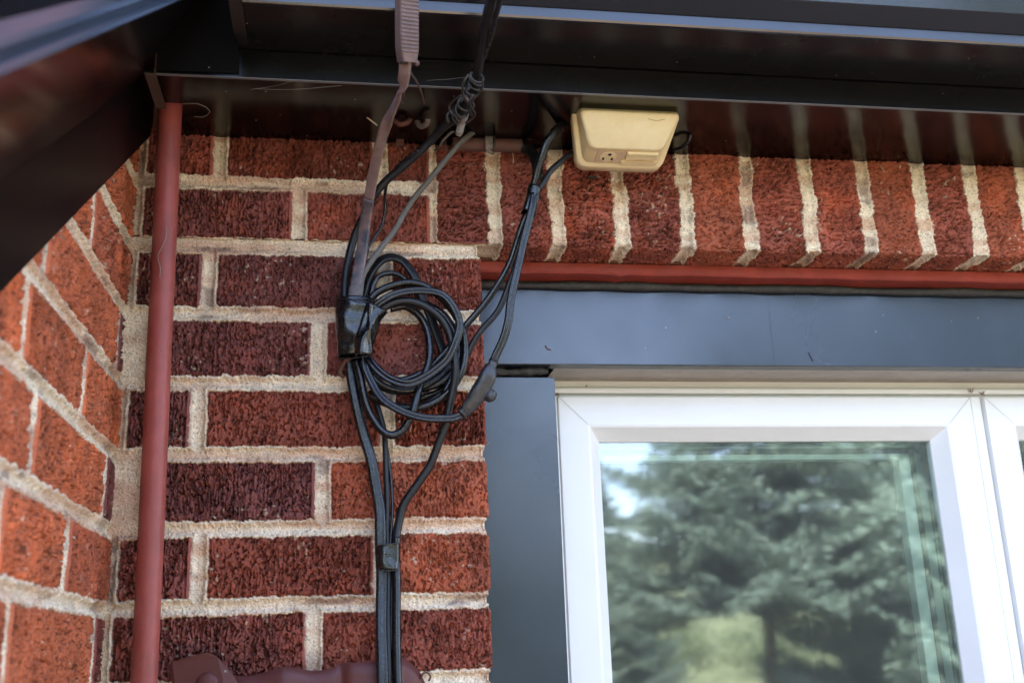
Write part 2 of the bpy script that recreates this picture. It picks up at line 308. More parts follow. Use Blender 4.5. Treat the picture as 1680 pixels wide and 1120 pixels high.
P_, R_, O_ = np.array((.190, .060, .050)), np.array((.285, .074, .045)), np.array((.42, .110, .046))
MORT = np.array((.76, .63, .455))
def brick_field(U, V, bricks, seed, deep=1.0):
    """bricks: list of (u0,u1,v0,v1,colour,vertical_grain). returns height (m, outwards) and colour per point"""
    wu = (fbm(U*24, V*24, seed+13, 2)-.5)*.0050+(fbm(U*90, V*90, seed+1, 3)-.5)*.0052+(fbm(U*420, V*420, seed+11, 2)-.5)*.0030; wv = (fbm(U*90, V*90, seed+2, 3)-.5)*.0052+(fbm(U*420, V*420, seed+12, 2)-.5)*.0032
    best = np.full(U.shape, -1.0); col = np.zeros(U.shape+(3,)); grain = np.zeros(U.shape); bid = np.zeros(U.shape); edge = np.ones(U.shape)
    for k, (u0, u1, v0, v1, c, g) in enumerate(bricks):
        sel = (U > u0-.01) & (U < u1+.01) & (V > v0-.01) & (V < v1+.01)
        if not sel.any(): continue
        u = U[sel]+wu[sel]; v = V[sel]+wv[sel]
        # vertical (smooth) edges of a brick are straighter than the smeared horizontal ones
        us = U[sel]+wu[sel]*(.55 if g > .5 else 1.35)
        d = np.minimum(np.minimum(us-u0, u1-us), np.minimum(v-v0, v1-v))
        b = best[sel]; up = d > b
        t = best[sel]; t[up] = d[up]; best[sel] = t
        t = col[sel]; t[up] = c; col[sel] = t
        t = grain[sel]; t[up] = g; grain[sel] = t
        t = bid[sel]; t[up] = k+1; bid[sel] = t
        ed = (u1-U[sel]) if g > .5 else (V[sel]-v0)
        t = edge[sel]; t[up] = ed[up]; edge[sel] = t
    isb = sstep(-.0004, .0009, best)
    # rug texture: torn clumps stretched along the grain, with pits
    gv = grain > .5
    A = np.where(gv, U, V); B = np.where(gv, V, U)
    wa = (fbm(A*150, B*120, seed+4, 3)-.5)*.006
    off = bid*13.7
    n1 = fbm((A+wa)*240+off, (B+wa)*125+off, seed+5, 3, .5)
    n2 = fbm((A+wa)*460+off, (B+wa)*270, seed+6, 2)
    n3 = fbm(A*45+off, B*30, seed+7, 2)                      # where grooves rather than clumps
    groove = np.abs(fbm(A*420+wa*250+off, B*26+off, seed+8, 2)-.5)*2
    rid = np.abs(n1-.5)*2
    pits = 1-sstep(.02, .26, rid)                           # winding crevices
    pits2 = sstep(.585, .66, n2)
    groo = (1-sstep(.03, .30, groove))*sstep(-.06, .10, n3-(.34+.30*((bid*.377) % 1.0)))
    flatn = sstep(.50, .66, fbm(A*16+off, B*16+off, seed+9, 2))  # calmer patches
    body = .0010*(fbm(U*25, V*25, seed+3, 2)-.5)*2+.0006*n1
    dep = .0022*pits*(1-.6*flatn)+.0052*pits2+.0046*groo
    smooth_edge = 1-sstep(.0035, .0050, edge+(n2-.5)*.0008)   # cut arris left by the wire
    sline = np.exp(-((edge-.0052)/.0007)**2)*.0016
    dep = dep*(.65+.8*((bid*.618) % 1.0))
    hb = body-dep*deep*(1-smooth_edge)-sline
    hb = hb-.0026*(1-sstep(0, .0035, best))                  # rounded arris
    # mortar: rather full, concave, gritty, lips smeared on the bricks
    m = -.0030-.0040*sstep(.0005, .0075, -best)+.0013*(fbm(U*60, V*60, seed+20, 3)-.5)*2+.0009*(fbm(U*700, V*700, seed+21, 2)-.5)*2
    lip = np.exp(-((best+.0022)/.0016)**2)*.0028*fbm(U*160, V*160, seed+22, 2)
    hm = m+lip
    h = hb*isb+hm*(1-isb)
    # colour
    cn = fbm(U*38+off, V*38, seed+30, 4)[..., None]; cf = fbm(U*480, V*480, seed+31, 2)[..., None]
    warm = (.45*sstep(.50, .72, fbm(U*30+off*1.7, V*22, seed+37, 4)))[..., None]
    col = col*(1-warm)+(col*np.array((1.45, 1.25, .95))+np.array((.03, .004, 0)))*warm
    cb = col*(0.60+.80*cn)*(0.82+.36*cf)
    cb = cb*(1-smooth_edge[..., None]*isb[..., None])+(col*1.12+.006)*smooth_edge[..., None]*isb[..., None]
    ds = sstep(.60, .70, fbm(A*520+off, B*330, seed+35, 2))*sstep(.30, .55, fbm(U*60, V*60, seed+36, 2))  # random dark specks in the colour, standing in for shaded pits
    cb = cb*(1-.62*(ds*(1-smooth_edge))[..., None])
    frag = sstep(.73, .80, fbm(U*240, V*240, seed+33, 2))*sstep(.55, .7, fbm(U*28, V*28, seed+34, 2))
    splash = (frag*.55)[..., None]
    cb = cb*(1-splash)+MORT*.8*splash
    cm = MORT*(0.80+.40*fbm(U*55, V*55, seed+40, 4)[..., None])*(0.86+.28*fbm(U*900, V*900, seed+41, 1)[..., None])
    tint = sstep(.42, .72, fbm(U*9+3, V*70, seed+42, 3))[..., None]
    cm = cm*(1-.34*tint*np.array((.55, 1, 1.15)))
    stain = (sstep(.60, .72, fbm(U*13+9, V*34, seed+43, 4))*np.exp(-((best+.007)/.006)**2))[..., None]
    cm = cm*(1-.62*stain)+np.array((.12, .055, .05))*.62*stain
    grit = (sstep(.74, .8, vnoise(U*800, V*800, seed+44)))[..., None]; cm = cm*(1-.45*grit)
    c = cb*isb[..., None]+cm*(1-isb[..., None])
    return h, c
def grid_mesh(name, P, N, h, c, m, parent, flip=False):
    P = P+N*h[..., None]; a, b = h.shape
    me = bpy.data.meshes.new(name); me.vertices.add(a*b); me.vertices.foreach_set('co', P.reshape(-1).astype(np.float32))
    i = np.arange(a*b).reshape(a, b); q = np.stack((i[:-1, :-1], i[1:, :-1], i[1:, 1:], i[:-1, 1:]), -1).reshape(-1, 4)
    if flip: q = q[:, ::-1]
    nf = len(q); me.loops.add(nf*4); me.loops.foreach_set('vertex_index', q.reshape(-1).astype(np.int32))
    me.polygons.add(nf); me.polygons.foreach_set('loop_start', np.arange(0, nf*4, 4, dtype=np.int32)); me.polygons.foreach_set('loop_total', np.full(nf, 4, np.int32))
    me.polygons.foreach_set('use_smooth', np.ones(nf, bool)); me.update(calc_edges=True)
    at_ = me.attributes.new('Col', 'FLOAT_COLOR', 'POINT')
    cc = np.ones((a*b, 4), np.float32); cc[:, :3] = np.clip(c.reshape(-1, 3), 0, 1); at_.data.foreach_set('color', cc.reshape(-1))
    me.materials.append(m); o = bpy.data.objects.new(name, me); return link(o, parent)

# ------------------------------------------------------------------ setting: ground, house masses
GZ = -2.25
ZS = 0.1445      # soffit
XE = 0.4133      # brick jamb
H = 0.08341      # course pitch
struct(obj('ground', [(-150, -200, GZ-.06), (150, -200, GZ-.06), (150, 60, GZ-.06), (-150, 60, GZ-.06)], [(0, 1, 2, 3)], 'lawn'), 'mown green lawn behind the viewer')
struct(MB().box((.0005, -4.6, GZ-.05), (9, -.0205, GZ)).build('patio', 'patio'), 'tan concrete patio below the wall')
V = []; F = []
nx, ny = 40, 12
for j in range(ny):
    for i in range(nx):
        x = -70+i*4.2; y = -26-j*5
        V.append((x, y, GZ+.2+6.2*(1-math.exp(-j*.25))*(1+.25*math.sin(x*.11)+.2*math.sin(x*.23+j))))
for j in range(ny-1):
    for i in range(nx-1): F.append((j*nx+i, (j+1)*nx+i, (j+1)*nx+i+1, j*nx+i+1))
struct(obj('hill', V, F, 'hill', None, True), 'pale green sunlit slope beyond the spruces')

# brick wall around the window ------------------------------------------------
wall = empty('brick_wall', (0, 0, GZ), 'dark red rug-textured brick wall behind the coiled cables, with a soldier course over the window', 'brick wall')
t_ = .0092
def row(k, joints, x0, x1, cols):
    """course k (0 is the one above z=0); joints are joint centres"""
    z0, z1 = -k*H+t_, -(k-1)*H-t_; e = [x0-t_]+joints+[x1+t_]
    return [(e[i]+t_, e[i+1]-t_, z0, z1, cols[i], 1.0) for i in range(len(e)-1)]
B_ = None
mixc = lambda a, b, t: a*(1-t)+b*t
PR = mixc(P_, R_, .5); RO = mixc(R_, O_, .45)
B1 = []
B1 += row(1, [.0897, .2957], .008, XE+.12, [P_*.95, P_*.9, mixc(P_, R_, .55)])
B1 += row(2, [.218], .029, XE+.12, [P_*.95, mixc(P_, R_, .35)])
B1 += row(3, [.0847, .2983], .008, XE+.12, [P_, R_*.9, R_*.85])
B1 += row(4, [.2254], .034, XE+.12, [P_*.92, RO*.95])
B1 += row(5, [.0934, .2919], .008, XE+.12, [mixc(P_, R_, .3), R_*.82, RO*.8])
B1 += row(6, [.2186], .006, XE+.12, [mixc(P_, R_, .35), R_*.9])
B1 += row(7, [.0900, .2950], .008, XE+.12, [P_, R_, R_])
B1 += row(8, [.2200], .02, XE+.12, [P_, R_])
step = .00082
us = np.arange(-.012, XE+.075, step); vs = np.arange(-.62, .013, step)
U, V = np.meshgrid(us, vs)
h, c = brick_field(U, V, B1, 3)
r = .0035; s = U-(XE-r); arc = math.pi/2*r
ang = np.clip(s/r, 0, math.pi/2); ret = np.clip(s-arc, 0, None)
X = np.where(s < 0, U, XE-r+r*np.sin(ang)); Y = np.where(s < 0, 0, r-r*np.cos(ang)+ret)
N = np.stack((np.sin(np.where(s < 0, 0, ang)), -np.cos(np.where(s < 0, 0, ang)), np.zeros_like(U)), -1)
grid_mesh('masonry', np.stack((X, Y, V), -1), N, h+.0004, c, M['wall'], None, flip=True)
o = bpy.data.objects['masonry']; adopt(o, wall)
# upper band: two stretcher courses, then the soldier course to the right; it wraps under to the lintel
B2 = row(0, [.1928], .010, .3506, [mixc(P_, R_, .3), mixc(P_, R_, .75)])
B2 += row(-1, [.0964, .290], .010, .3506, [mixc(P_, R_, .5), R_*.72, R_*.7])
RJ = [.3506, .4322, .5124, .5957, .6823, .7683, .8517, .9316, 1.0147, 1.0904, 1.1693, 1.2476, 1.33]
tj = .0098
rc = [PR*.9, mixc(P_, R_, .6), R_*1.0, mixc(R_, P_, .3), RO*.92, R_*1.02, R_*1.08, RO*.85, R_*.98, RO*.88, R_, RO*.85]
for i in range(len(RJ)-1):
    B2.append((RJ[i]+tj, RJ[i+1]-tj, -.060 if i else .0095, .205, rc[i], 0.0))
us = np.arange(-.012, 1.32, step); vs = np.arange(-.052, .157, step)
U, V = np.meshgrid(us, vs)
h, c = brick_field(U, V, B2, 71)
ZB = .0095; r = .005; s = (ZB+r)-V; arc = math.pi/2*r
ang = np.clip(s/r, 0, math.pi/2); ret = np.clip(s-arc, 0, None)
Z = np.where(s < 0, V, ZB+r-r*np.sin(ang)); Y = np.where(s < 0, 0, r-r*np.cos(ang)+ret)
N = np.stack((np.zeros_like(U), -np.cos(np.where(s < 0, 0, ang)), -np.sin(np.where(s < 0, 0, ang))), -1)
# slight misalignment of each soldier brick
grid_mesh('soldier_course', np.stack((U, Y, Z), -1), N, h, c, M['wall'], None, flip=True)
adopt(bpy.data.objects['soldier_course'], wall)
# coarser courses beyond the right edge of the photograph
RJ2 = [1.33+.082*i for i in range(17)]
B4 = [(RJ2[i]+tj, RJ2[i+1]-tj, -.060 if RJ2[i] < 1.80 else .0095, .205, rc[i % 12], 0.0) for i in range(16)]
us = np.arange(1.3195, 1.802, .0016); vs = np.arange(-.052, .157, .0016); U, V = np.meshgrid(us, vs)
h, c = brick_field(U, V, B4, 171)
s = (ZB+r)-V; ang = np.clip(s/r, 0, math.pi/2); ret = np.clip(s-math.pi/2*r, 0, None)
Z = np.where(s < 0, V, ZB+r-r*np.sin(ang)); Y = np.where(s < 0, 0, r-r*np.cos(ang)+ret)
N = np.stack((np.zeros_like(U), -np.cos(np.where(s < 0, 0, ang)), -np.sin(np.where(s < 0, 0, ang))), -1)
adopt(grid_mesh('soldier_course', np.stack((U, Y, Z), -1), N, h, c, M['wall'], None, flip=True), wall)
B5 = [(RJ2[i]+tj, RJ2[i+1]-tj, .0095, .205, rc[i % 12], 0.0) for i in range(16)]
for k in range(1, 10): B5 += row(k, [1.80+(.103 if k % 2 else .206)+.206*j for j in range(4)], 1.79, 2.9, [R_, P_, RO, R_, P_, R_])
us = np.arange(1.7985, 2.62, .0020); vs = np.arange(-.72, .157, .0020); U, V = np.meshgrid(us, vs)
h, c = brick_field(U, V, B5, 191)
N = np.zeros(U.shape+(3,)); N[..., 1] = -1
adopt(grid_mesh('masonry', np.stack((U, np.zeros_like(U), V), -1), N, h, c, M['wall'], None, flip=True), wall)
cr = MB()
cr.box((-.25, .012, GZ), (XE-.012, .26, 3.0)); cr.box((XE-.012, .06, .012), (1.86, .26, 3.0)); cr.box((1.80, .012, GZ), (6, .26, .012)); cr.box((1.86, .012, .012), (6, .26, 3.0)); cr.box((XE-.012, .012, GZ), (1.80, .26, -1.45))
cr.box((1.30, .014, .022), (1.859, .0595, .16)); adopt(cr.build('wall_core', 'core'), wall)

# side wall -------------------------------------------------------------------
side = empty('brick_wall', (0, -.3, GZ), 'orange-red brick side wall at the left, receding to the corner under the sloping eave', 'brick wall')
def srow(k, joints, cols): 
    z0, z1 = -k*H+t_, -(k-1)*H-t_; e = [-.012-.0075]+joints
    return [(e[i]+.0075, e[i+1]-.0075, z0, z1, cols[i % len(cols)], 1.0) for i in range(len(e)-1)]
OS = O_*1.08
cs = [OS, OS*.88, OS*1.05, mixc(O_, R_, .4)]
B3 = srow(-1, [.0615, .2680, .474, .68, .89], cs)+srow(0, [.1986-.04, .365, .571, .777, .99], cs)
B3 += srow(1, [.1887, .3947, .60, .806, 1.01], cs[::-1])+srow(2, [.0327, .1340, .340, .546, .752, .96], [P_, cs[0], cs[1], cs[2]])
B3 = [b for b in B3 if not (abs(b[2]-(-2*H+t_)) < 1e-6)]+[(e0, e1, -2*H+t_, -H-t_, c_, 1.0) for e0, e1, c_ in ((.004, .026, P_), (.0385, .333, OS), (.347, .545, OS*.9), (.56, .75, OS), (.765, .96, OS))]
B3 += srow(3, [.1729, .3789, .585, .79, 1.0], cs)
B3 += [(e0, e1, -4*H+t_, -3*H-t_, c_, 1.0) for e0, e1, c_ in ((.004, .0405, P_), (.0525, .3215, OS), (.336, .53, OS), (.545, .74, OS*.9), (.755, .95, OS))]
B3 += srow(5, [.1899, .3959, .602, .808, 1.01], cs[::-1])
B3 += [(e0, e1, -6*H+t_, -5*H-t_, c_, 1.0) for e0, e1, c_ in ((.004, .0435, mixc(P_, R_, .5)), (.0585, .344, OS*.95), (.3585, .55, OS), (.565, .76, OS*.9))]
B3 += srow(7, [.18, .386, .592, .8], cs)+srow(8, [.08, .29, .5, .7, .9], cs)
st = .00092
us = np.arange(-.012, .80, st); vs = np.arange(-.64, .14, st)
U, V = np.meshgrid(us, vs)
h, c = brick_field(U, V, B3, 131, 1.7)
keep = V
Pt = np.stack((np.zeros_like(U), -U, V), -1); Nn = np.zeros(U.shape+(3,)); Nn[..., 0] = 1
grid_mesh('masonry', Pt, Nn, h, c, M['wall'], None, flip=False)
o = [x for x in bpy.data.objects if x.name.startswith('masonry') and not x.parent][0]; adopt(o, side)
me = o.data; bm = bmesh.new(); bm.from_mesh(me)
bmesh.ops.delete(bm, geom=[v for v in bm.verts if v.co.z > .137+.75*v.co.y+.03], context='VERTS'); bm.to_mesh(me); bm.free()
m2 = MB(); m2.prism([(-.0001, GZ), (-1.75, GZ), (-1.75, .137-1.3125), (-.0001, .137)], (-.25, 0, 0), (0, 1, 0), (0, 0, 1), (1, 0, 0), .238)
adopt(m2.build('wall_core', 'core'), side)

# lintel -----------------------------------------------------------------------
lt = MB()
pr = [(.0535, .0085), (.0535, -.0030), (.0560, -.0054), (.0975, -.0054), (.0975, .0005), (.0620, .0005), (.0600, .0085)]
# dented lower lip: cut in many slices with small wobble
n = len(pr); xs = [XE-.002+i*.012 for i in range(120)]; VV = []; FF = []
for i, x in enumerate(xs):
    wb = (math.sin(x*37)+math.sin(x*91+1))*.00035+(-.0022 if abs(x-.60) < .008 else 0)
    VV += [(x, y, z+(wb if z < 0 else 0)) for y, z in pr]
for i in range(len(xs)-1):
    for j in range(n): FF.append((i*n+j, (i+1)*n+j, (i+1)*n+(j+1) % n, i*n+(j+1) % n))
FF += [tuple(range(n)), tuple(range((len(xs)-1)*n, len(xs)*n))[::-1]]
tag(obj('steel_lintel', VV, FF, 'red_steel', None, False), 'red oxide painted steel lintel carrying the bricks above the window', 'lintel')

# window ------------------------------------------------------------------------
win = empty('window', (1.1, .12, -1.4), 'white vinyl casement window with slate blue metal casing, reflecting spruces', 'window')
W = lambda name, mb, m, smooth=False: adopt(mb.build(name, m, None, smooth), win)
HX1 = 1.79
W('head_casing', MB().box((XE-.01+.012, .090, -.1185), (HX1, .112, -.0120), .0012), 'slate')
W('head_casing_return', MB().box((.5215, .1125, -.1180), (HX1, .1795, -.1145)), 'beige')
W('seam_joint', MB().box((.8185, .0895, -.1180), (.8192, .0903, -.0125)), 'slate')
W('jamb_casing', MB().box((XE-.004, .110, -1.42), (.5210, .130, -.1300), .0012), 'slate')
# sealants
def bead(pts, r, seed, m='caulk', prof=None):
    rr = random.Random(seed); P = spline(pts, 16); mb = MB()
    kk = [1+.16*math.sin(i*.11+seed)+.10*math.sin(i*.29+seed*2)+rr.uniform(-.02, .02) for i in range(len(P))]
    return sweep(P, circ(r, 10), scale=lambda t: kk[min(int(t*(len(kk)-1)), len(kk)-1)], mb=mb)
mb = bead([(XE+.002+.07*i, .086, -.0112-.0008*math.sin(i*1.7)) for i in range(20)], .0058, 3); W('sealant_bead', mb, 'caulk', True)
W('sealant_bead', bead([(XE+.002+.09*i, .0925, -.0065) for i in range(16)], .0050, 8), 'caulk', True)
W('sealant_bead', bead([(XE+.004+.0135*i, .108, -.1235+.0009*math.sin(i*1.3)) for i in range(8)], .0055, 5), 'caulk', True)
# run of sealant down behind the cables
W('sealant_bead', bead([(XE+.006, .088, -.012), (XE+.004, .087, -.05), (XE+.003, .088, -.09), (XE+.002, .098, -.13), (XE+.001, .106, -.18), (XE+.001, .107, -.30), (XE+.001, .107, -.42), (XE+.001, .107, -.60)], .0062, 15), 'caulk', True)
# sculpted head/jamb frame of the window proper
W('window_frame', MB().box((.5265, .1797, -.1405), (HX1, .23, -.1135), .001).box((.5262, .1640, -1.42), (.5335, .23, -.1408), .0012)
  .box((.5262, .1700, -.1370), (HX1, .1795, -.1300), .0012), 'vinyl')
W('mullion', MB().box((1.1475, .1700, -1.42), (1.1625, .23, -.1410), .0015), 'vinyl')
def sash(x0, x1, z1, z0):
    s = empty('s', (0, 0, 0), 'x', 'x'); bpy.data.objects.remove(s)
    prof = [(0, .172), (.0016, .1655), (.0405, .1640), (.0436, .1655), (.0600, .1880), (.0600, .232), (0, .232)]   # (inwards, y)
    o = None
    V = []; n = len(prof)
    for (cx, cz, ix, iz) in ((x0, z1, 1, -1), (x1, z1, -1, -1), (x1, z0, -1, 1), (x0, z0, 1, 1)):
        V += [(cx+ix*a, y, cz+iz*a) for a, y in prof]
    F = []
    for c_ in range(4):
        d = (c_+1) % 4
        for j in range(n-1): F.append((c_*n+j, d*n+j, d*n+j+1, c_*n+j+1))
        F.append((c_*n+n-1, d*n+n-1, d*n, c_*n))
    return obj('sash', V, F, 'vinyl')
def add_sash(x0, x1):
    z1, z0 = -.1420, -1.38
    s = adopt(sash(x0, x1, z1, z0), win)
    par = lambda mb, nm, m: adopt(mb.build(nm, m), win)
    a = .0600
    g = MB().box((x0+a-.004, .1905, z0+a-.004), (x1-a+.004, .1925, z1-a+.004)); go = g.build('glass_pane', 'glass'); go.parent = s
    def ring(y0, y1, inset, m, nm, th=.004):
        X0, X1, Z1, Z0 = x0+a+min(inset, .0035), x1-a-inset, z1-a-min(inset, .0105+(inset-.0105)*.45), z0+a+inset
        r_ = MB().box((X0-th, y0, Z0-th), (X0, y1, Z1+th)).box((X1, y0, Z0-th), (X1+th, y1, Z1+th)).box((X0, y0, Z1), (X1, y1, Z1+th)).box((X0, y0, Z0-th), (X1, y1, Z0))
        o = r_.build(nm, m); o.parent = s
    ring(.1880, .1903, -.0008, 'gasket', 'glazing_gasket', .003)
    ring(.1928, .1990, .0030, 'gasket', 'glazing_gasket', .006)
    ring(.1991, .2045, .0040, 'spacer2', 'glazing_spacer', .006)
    ring(.2046, .2100, .0022, 'gasket', 'glazing_gasket', .006)
    ring(.2101, .2300, .0030, 'spacer', 'inner_sash', .012)
    ring(.2301, .2330, .0105, 'gasket', 'glazing_gasket', .02)
    ring(.2331, .2520, .0275, 'spacer', 'inner_sash', .03)
    ring(.2521, .2550, .0310, 'gasket', 'inner_sash_edge', .02)
    # mitre joints at the top corners
    for cx, ix in ((x0, 1), (x1, -1)):
        V = [(cx+ix*.0018, .1646, z1-.0018), (cx+ix*.0400, .16375, z1-.0400), (cx+ix*.0404, .16375, z1-.0396), (cx+ix*.0022, .1646, z1-.0014)]
        o = obj('mitre_joint', V, [(0, 1, 2, 3)], 'grime'); o.parent = s
add_sash(.5347, 1.1452); add_sash(1.1648, 1.776)
W('sash_joint_strip', MB().box((.5336, .176, -1.38), (.5346, .20, -.1412)).box((1.1453, .178, -1.38), (1.1474, .20, -.1412)).box((1.1626, .178, -1.38), (1.1647, .20, -.1412)), 'grime')  # grey strips set into the joints beside sashes and mullion
# dim room behind the glass
rm = MB(); X0, X1, Y0, Y1, Z0, Z1 = .3, 2.2, .262, 3.2, GZ, .3
rm.add([(X0, Y0, Z0), (X1, Y0, Z0), (X1, Y1, Z0), (X0, Y1, Z0), (X0, Y0, Z1), (X1, Y0, Z1), (X1, Y1, Z1), (X0, Y1, Z1)], [(0, 1, 2, 3), (4, 7, 6, 5), (0, 3, 7, 4), (1, 5, 6, 2), (3, 2, 6, 7)])
struct(rm.build('room_interior', 'dark_room'), 'dim room behind the window')

# eaves ---------------------------------------------------------------------------
def plane_hole():
    """soffit sheet with a ragged hole next to the conduit"""
    hx, hy = .0650, -.0625
    hole = [(.0296, -.066), (.033, -.0770), (.0455, -.0790), (.0608, -.0775), (.0700, -.0795), (.0782, -.0797), (.0852, -.0730), (.0873, -.0702), (.0896, -.0612), (.0850, -.0520), (.0795, -.0470), (.0700, -.0478), (.0570, -.0455), (.0420, -.0445), (.0325, -.0500)]
    bm = bmesh.new()
    out = [(.0300, .004), (.0300, -.1462), (2.9, -.1462), (2.9, .004)]
    vo = [bm.verts.new((x, y, ZS)) for x, y in out]; vh = [bm.verts.new((x, y, ZS)) for x, y in hole]
    ed = [bm.edges.new((vo[i], vo[(i+1) % 4])) for i in range(4)]+[bm.edges.new((vh[i], vh[(i+1) % len(vh)])) for i in range(len(vh))]
    bmesh.ops.triangle_fill(bm, edges=ed, use_beauty=True)
    # drop triangles inside the hole
    for f in list(bm.faces):
        if all(v in vh for v in f.verts):
            c_ = f.calc_center_median()
            if (c_.x-.06)**2+(c_.y+.0625)**2 < .03**2: bm.faces.remove(f)
    ext = bmesh.ops.extrude_face_region(bm, geom=bm.faces[:]); 
    for v in [g for g in ext['geom'] if isinstance(g, bmesh.types.BMVert)]: v.co.z += .0012
    bmesh.ops.recalc_face_normals(bm, faces=bm.faces[:])
    mb = MB(); mb.bm(bm); return mb, hole
mb, hole = plane_hole()
sof = mb.build('soffit', 'black_metal'); tag(sof, 'glossy dark brown aluminium soffit with a ragged hole beside the red conduit, mirroring the bricks', 'soffit')
hl = [Vector((x, y, ZS-.0003)) for x, y in hole[3:12]]
adopt_ = sweep(hl, circ(.0005, 6), up=(0, 0, -1)).build('torn_metal_edge', 'greyrod', sof)
fs = MB()
fs.box((.0420, -.1480, ZS-.0025), (2.9, -.1464, .40)); fas = fs.build('fascia', 'black_metal')
tag(fas, 'black aluminium fascia board between soffit and gutter', 'fascia')
MB().box((.0424, -.1482, ZS-.0030), (2.9, -.1440, ZS-.0022), .0003).build('drip_edge', mat('worn_bright_drip_edge', (.20, .195, .195), .35, metal=.5), fas)
MB().box((.0300, -.1475, ZS-.0034), (.0418, -.0700, ZS-.0020)).box((.0405, -.148, ZS-.002), (.0419, -.1472, .25)).build('corner_trim', 'trimbrown', fas)
MB().box((.0425, -.1500, ZS+.001), (.1300, -.1484, .40)).build('added_corner_sheet', mat('matte_black_sheet', (.004, .003, .003), .6, spec=.12, bump=.3, specks=.07), fas)  # added matte black sheet, keeps sky reflection off the fascia end
# gutter
gp = [(-.1500, .1765), (-.2370, .1765), (-.2392, .1772), (-.2405, .1792), (-.2407, .1900), (-.2424, .1908), (-.2620, .2030), (-.2632, .2040), (-.2760, .2820), (-.2860, .2850), (-.2850, .2870), (-.2745, .2840), (-.2615, .2050), (-.2415, .1925), (-.2390, .1905), (-.2390, .1790), (-.2370, .1780), (-.1500, .1780)]
M['dull_bottom'] = mat('low_gloss_black_gutter_bottom', (.003, .0028, .003), .22, spec=.42, specks=.06)  # duller copy of the gutter metal, darkens reflections on the underside
M['fascia'] = mat('satin_black_fascia', (.0025, .0022, .0025), .22, spec=.30, specks=.06)
gut = MB().prism(gp, (.128, 0, 0), (0, 1, 0), (0, 0, 1), (1, 0, 0), 2.8).build('rain_gutter', 'black_metal2')
gut.data.materials.append(M['dull_bottom']); gut.data.polygons[0].material_index = 1
fas.data.materials[0] = M['fascia']
tag(gut, 'glossy black K-style rain gutter along the top of the picture, above the window', 'gutter')
ec = MB().add([(.1282, y, z) for y, z in gp[:9]]+[(.1282, -.15, .28)], [tuple(range(10))]); ec.build('end_cap', 'black_metal2', gut)
tb = MB(); tb.add([(.1271, -.2510, .1735), (.1405, -.2504, .1735), (.1405, -.1660, .1712), (.1268, -.1645, .1712), (.1271, -.2510, .1750), (.1405, -.2504, .1750), (.1405, -.1660, .1727), (.1268, -.1645, .1727)], [(3, 2, 1, 0), (4, 5, 6, 7), (0, 1, 5, 4), (2, 3, 7, 6), (1, 2, 6, 5), (3, 0, 4, 7)])
tb.build('end_strap', 'black_metal2', gut)
MB().box((.1271, -.2525, .1730), (.1405, -.2505, .1775), .0004).build('end_strap_lip', 'wire', gut)
# main roof
rf = MB().prism([(-.285, .292), (4.2, 3.65), (4.2, 3.8), (-.30, .325)], (-.3, 0, 0), (0, 1, 0), (0, 0, 1), (1, 0, 0), 7.0).build('roof', 'shingle')
struct(rf, 'dark shingled main roof above the gutter')
# rake along the side wall
D = (0, .8, .6); E2 = (0, -.6, .8)
rk = empty('sloping_eave', (.05, -.3, -.05), 'glossy dark sloping eave trim with bright double lip over the side wall', 'eave trim')
s0, L = -1.36, 1.62
org = Vector((0, 0, 0))+Vector(D)*s0
def rprism(prof, name, m):
    return adopt(MB().prism(prof, org, (1, 0, 0), E2, D, L).build(name, m), rk)
rprism([(.004, .1060), (.0125, .1125), (.0125, .1845), (.004, .1845)], 'frieze_board', mat('satin_black_frieze', (.002, .0018, .002), .35, spec=.12))
rprism([(.0130, .1852), (.0940, .2900), (.0925, .2915), (.0050, .1900), (.0050, .1852)], 'eave_soffit', 'rake_metal')
lm = mat('sky_tinted_lip', (.155, .20, .275), .17, metal=.75, bump=.02, bscale=10)  # pale blue metal colour stands in for sky reflected on the lips
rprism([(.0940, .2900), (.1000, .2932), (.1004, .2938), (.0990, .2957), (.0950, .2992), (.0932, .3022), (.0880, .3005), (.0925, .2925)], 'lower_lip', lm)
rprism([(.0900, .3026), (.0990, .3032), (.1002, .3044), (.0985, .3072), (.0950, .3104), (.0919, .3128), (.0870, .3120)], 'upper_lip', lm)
rprism([(.0919, .3130), (.0900, .40), (.087, .40), (.087, .3130)], 'outer_fascia', mat('satin_black_barge', (.003, .003, .0045), .4, spec=.2))
rprism([(-3.0, .402), (.088, .402), (.088, .43), (-3.0, .43)], 'roof_shingles', 'shingle')

# conduit --------------------------------------------------------------------------
cp_ = [Vector((.0436, -.0555, .176)), Vector((.0437, -.0552, .14)), Vector((.0450, -.052, 0)), Vector((.0462, -.049, -.15)), Vector((.0480, -.047, -.30)), Vector((.0495, -.045, -.48)), Vector((.051, -.044, -.70)), Vector((.0515, -.044, GZ))]
pts = spline(cp_, 14); con = sweep(pts, circ(.0133, 32)).build('conduit_pipe', 'red_paint', None, True)
tag(con, 'brick red painted conduit rising through the hole in the soffit', 'pipe')
hr = [(262, 455), (263, 440), (259, 420), (266, 405), (272, 390), (273, 372)]
tag(sweep(spline([Vector(at(px, py, -.0685)) for px, py in hr], 6), circ(.00035, 5)).build('hair_strand', 'web', None, True), 'fine pale hair stuck to the front of the red conduit', 'hair')

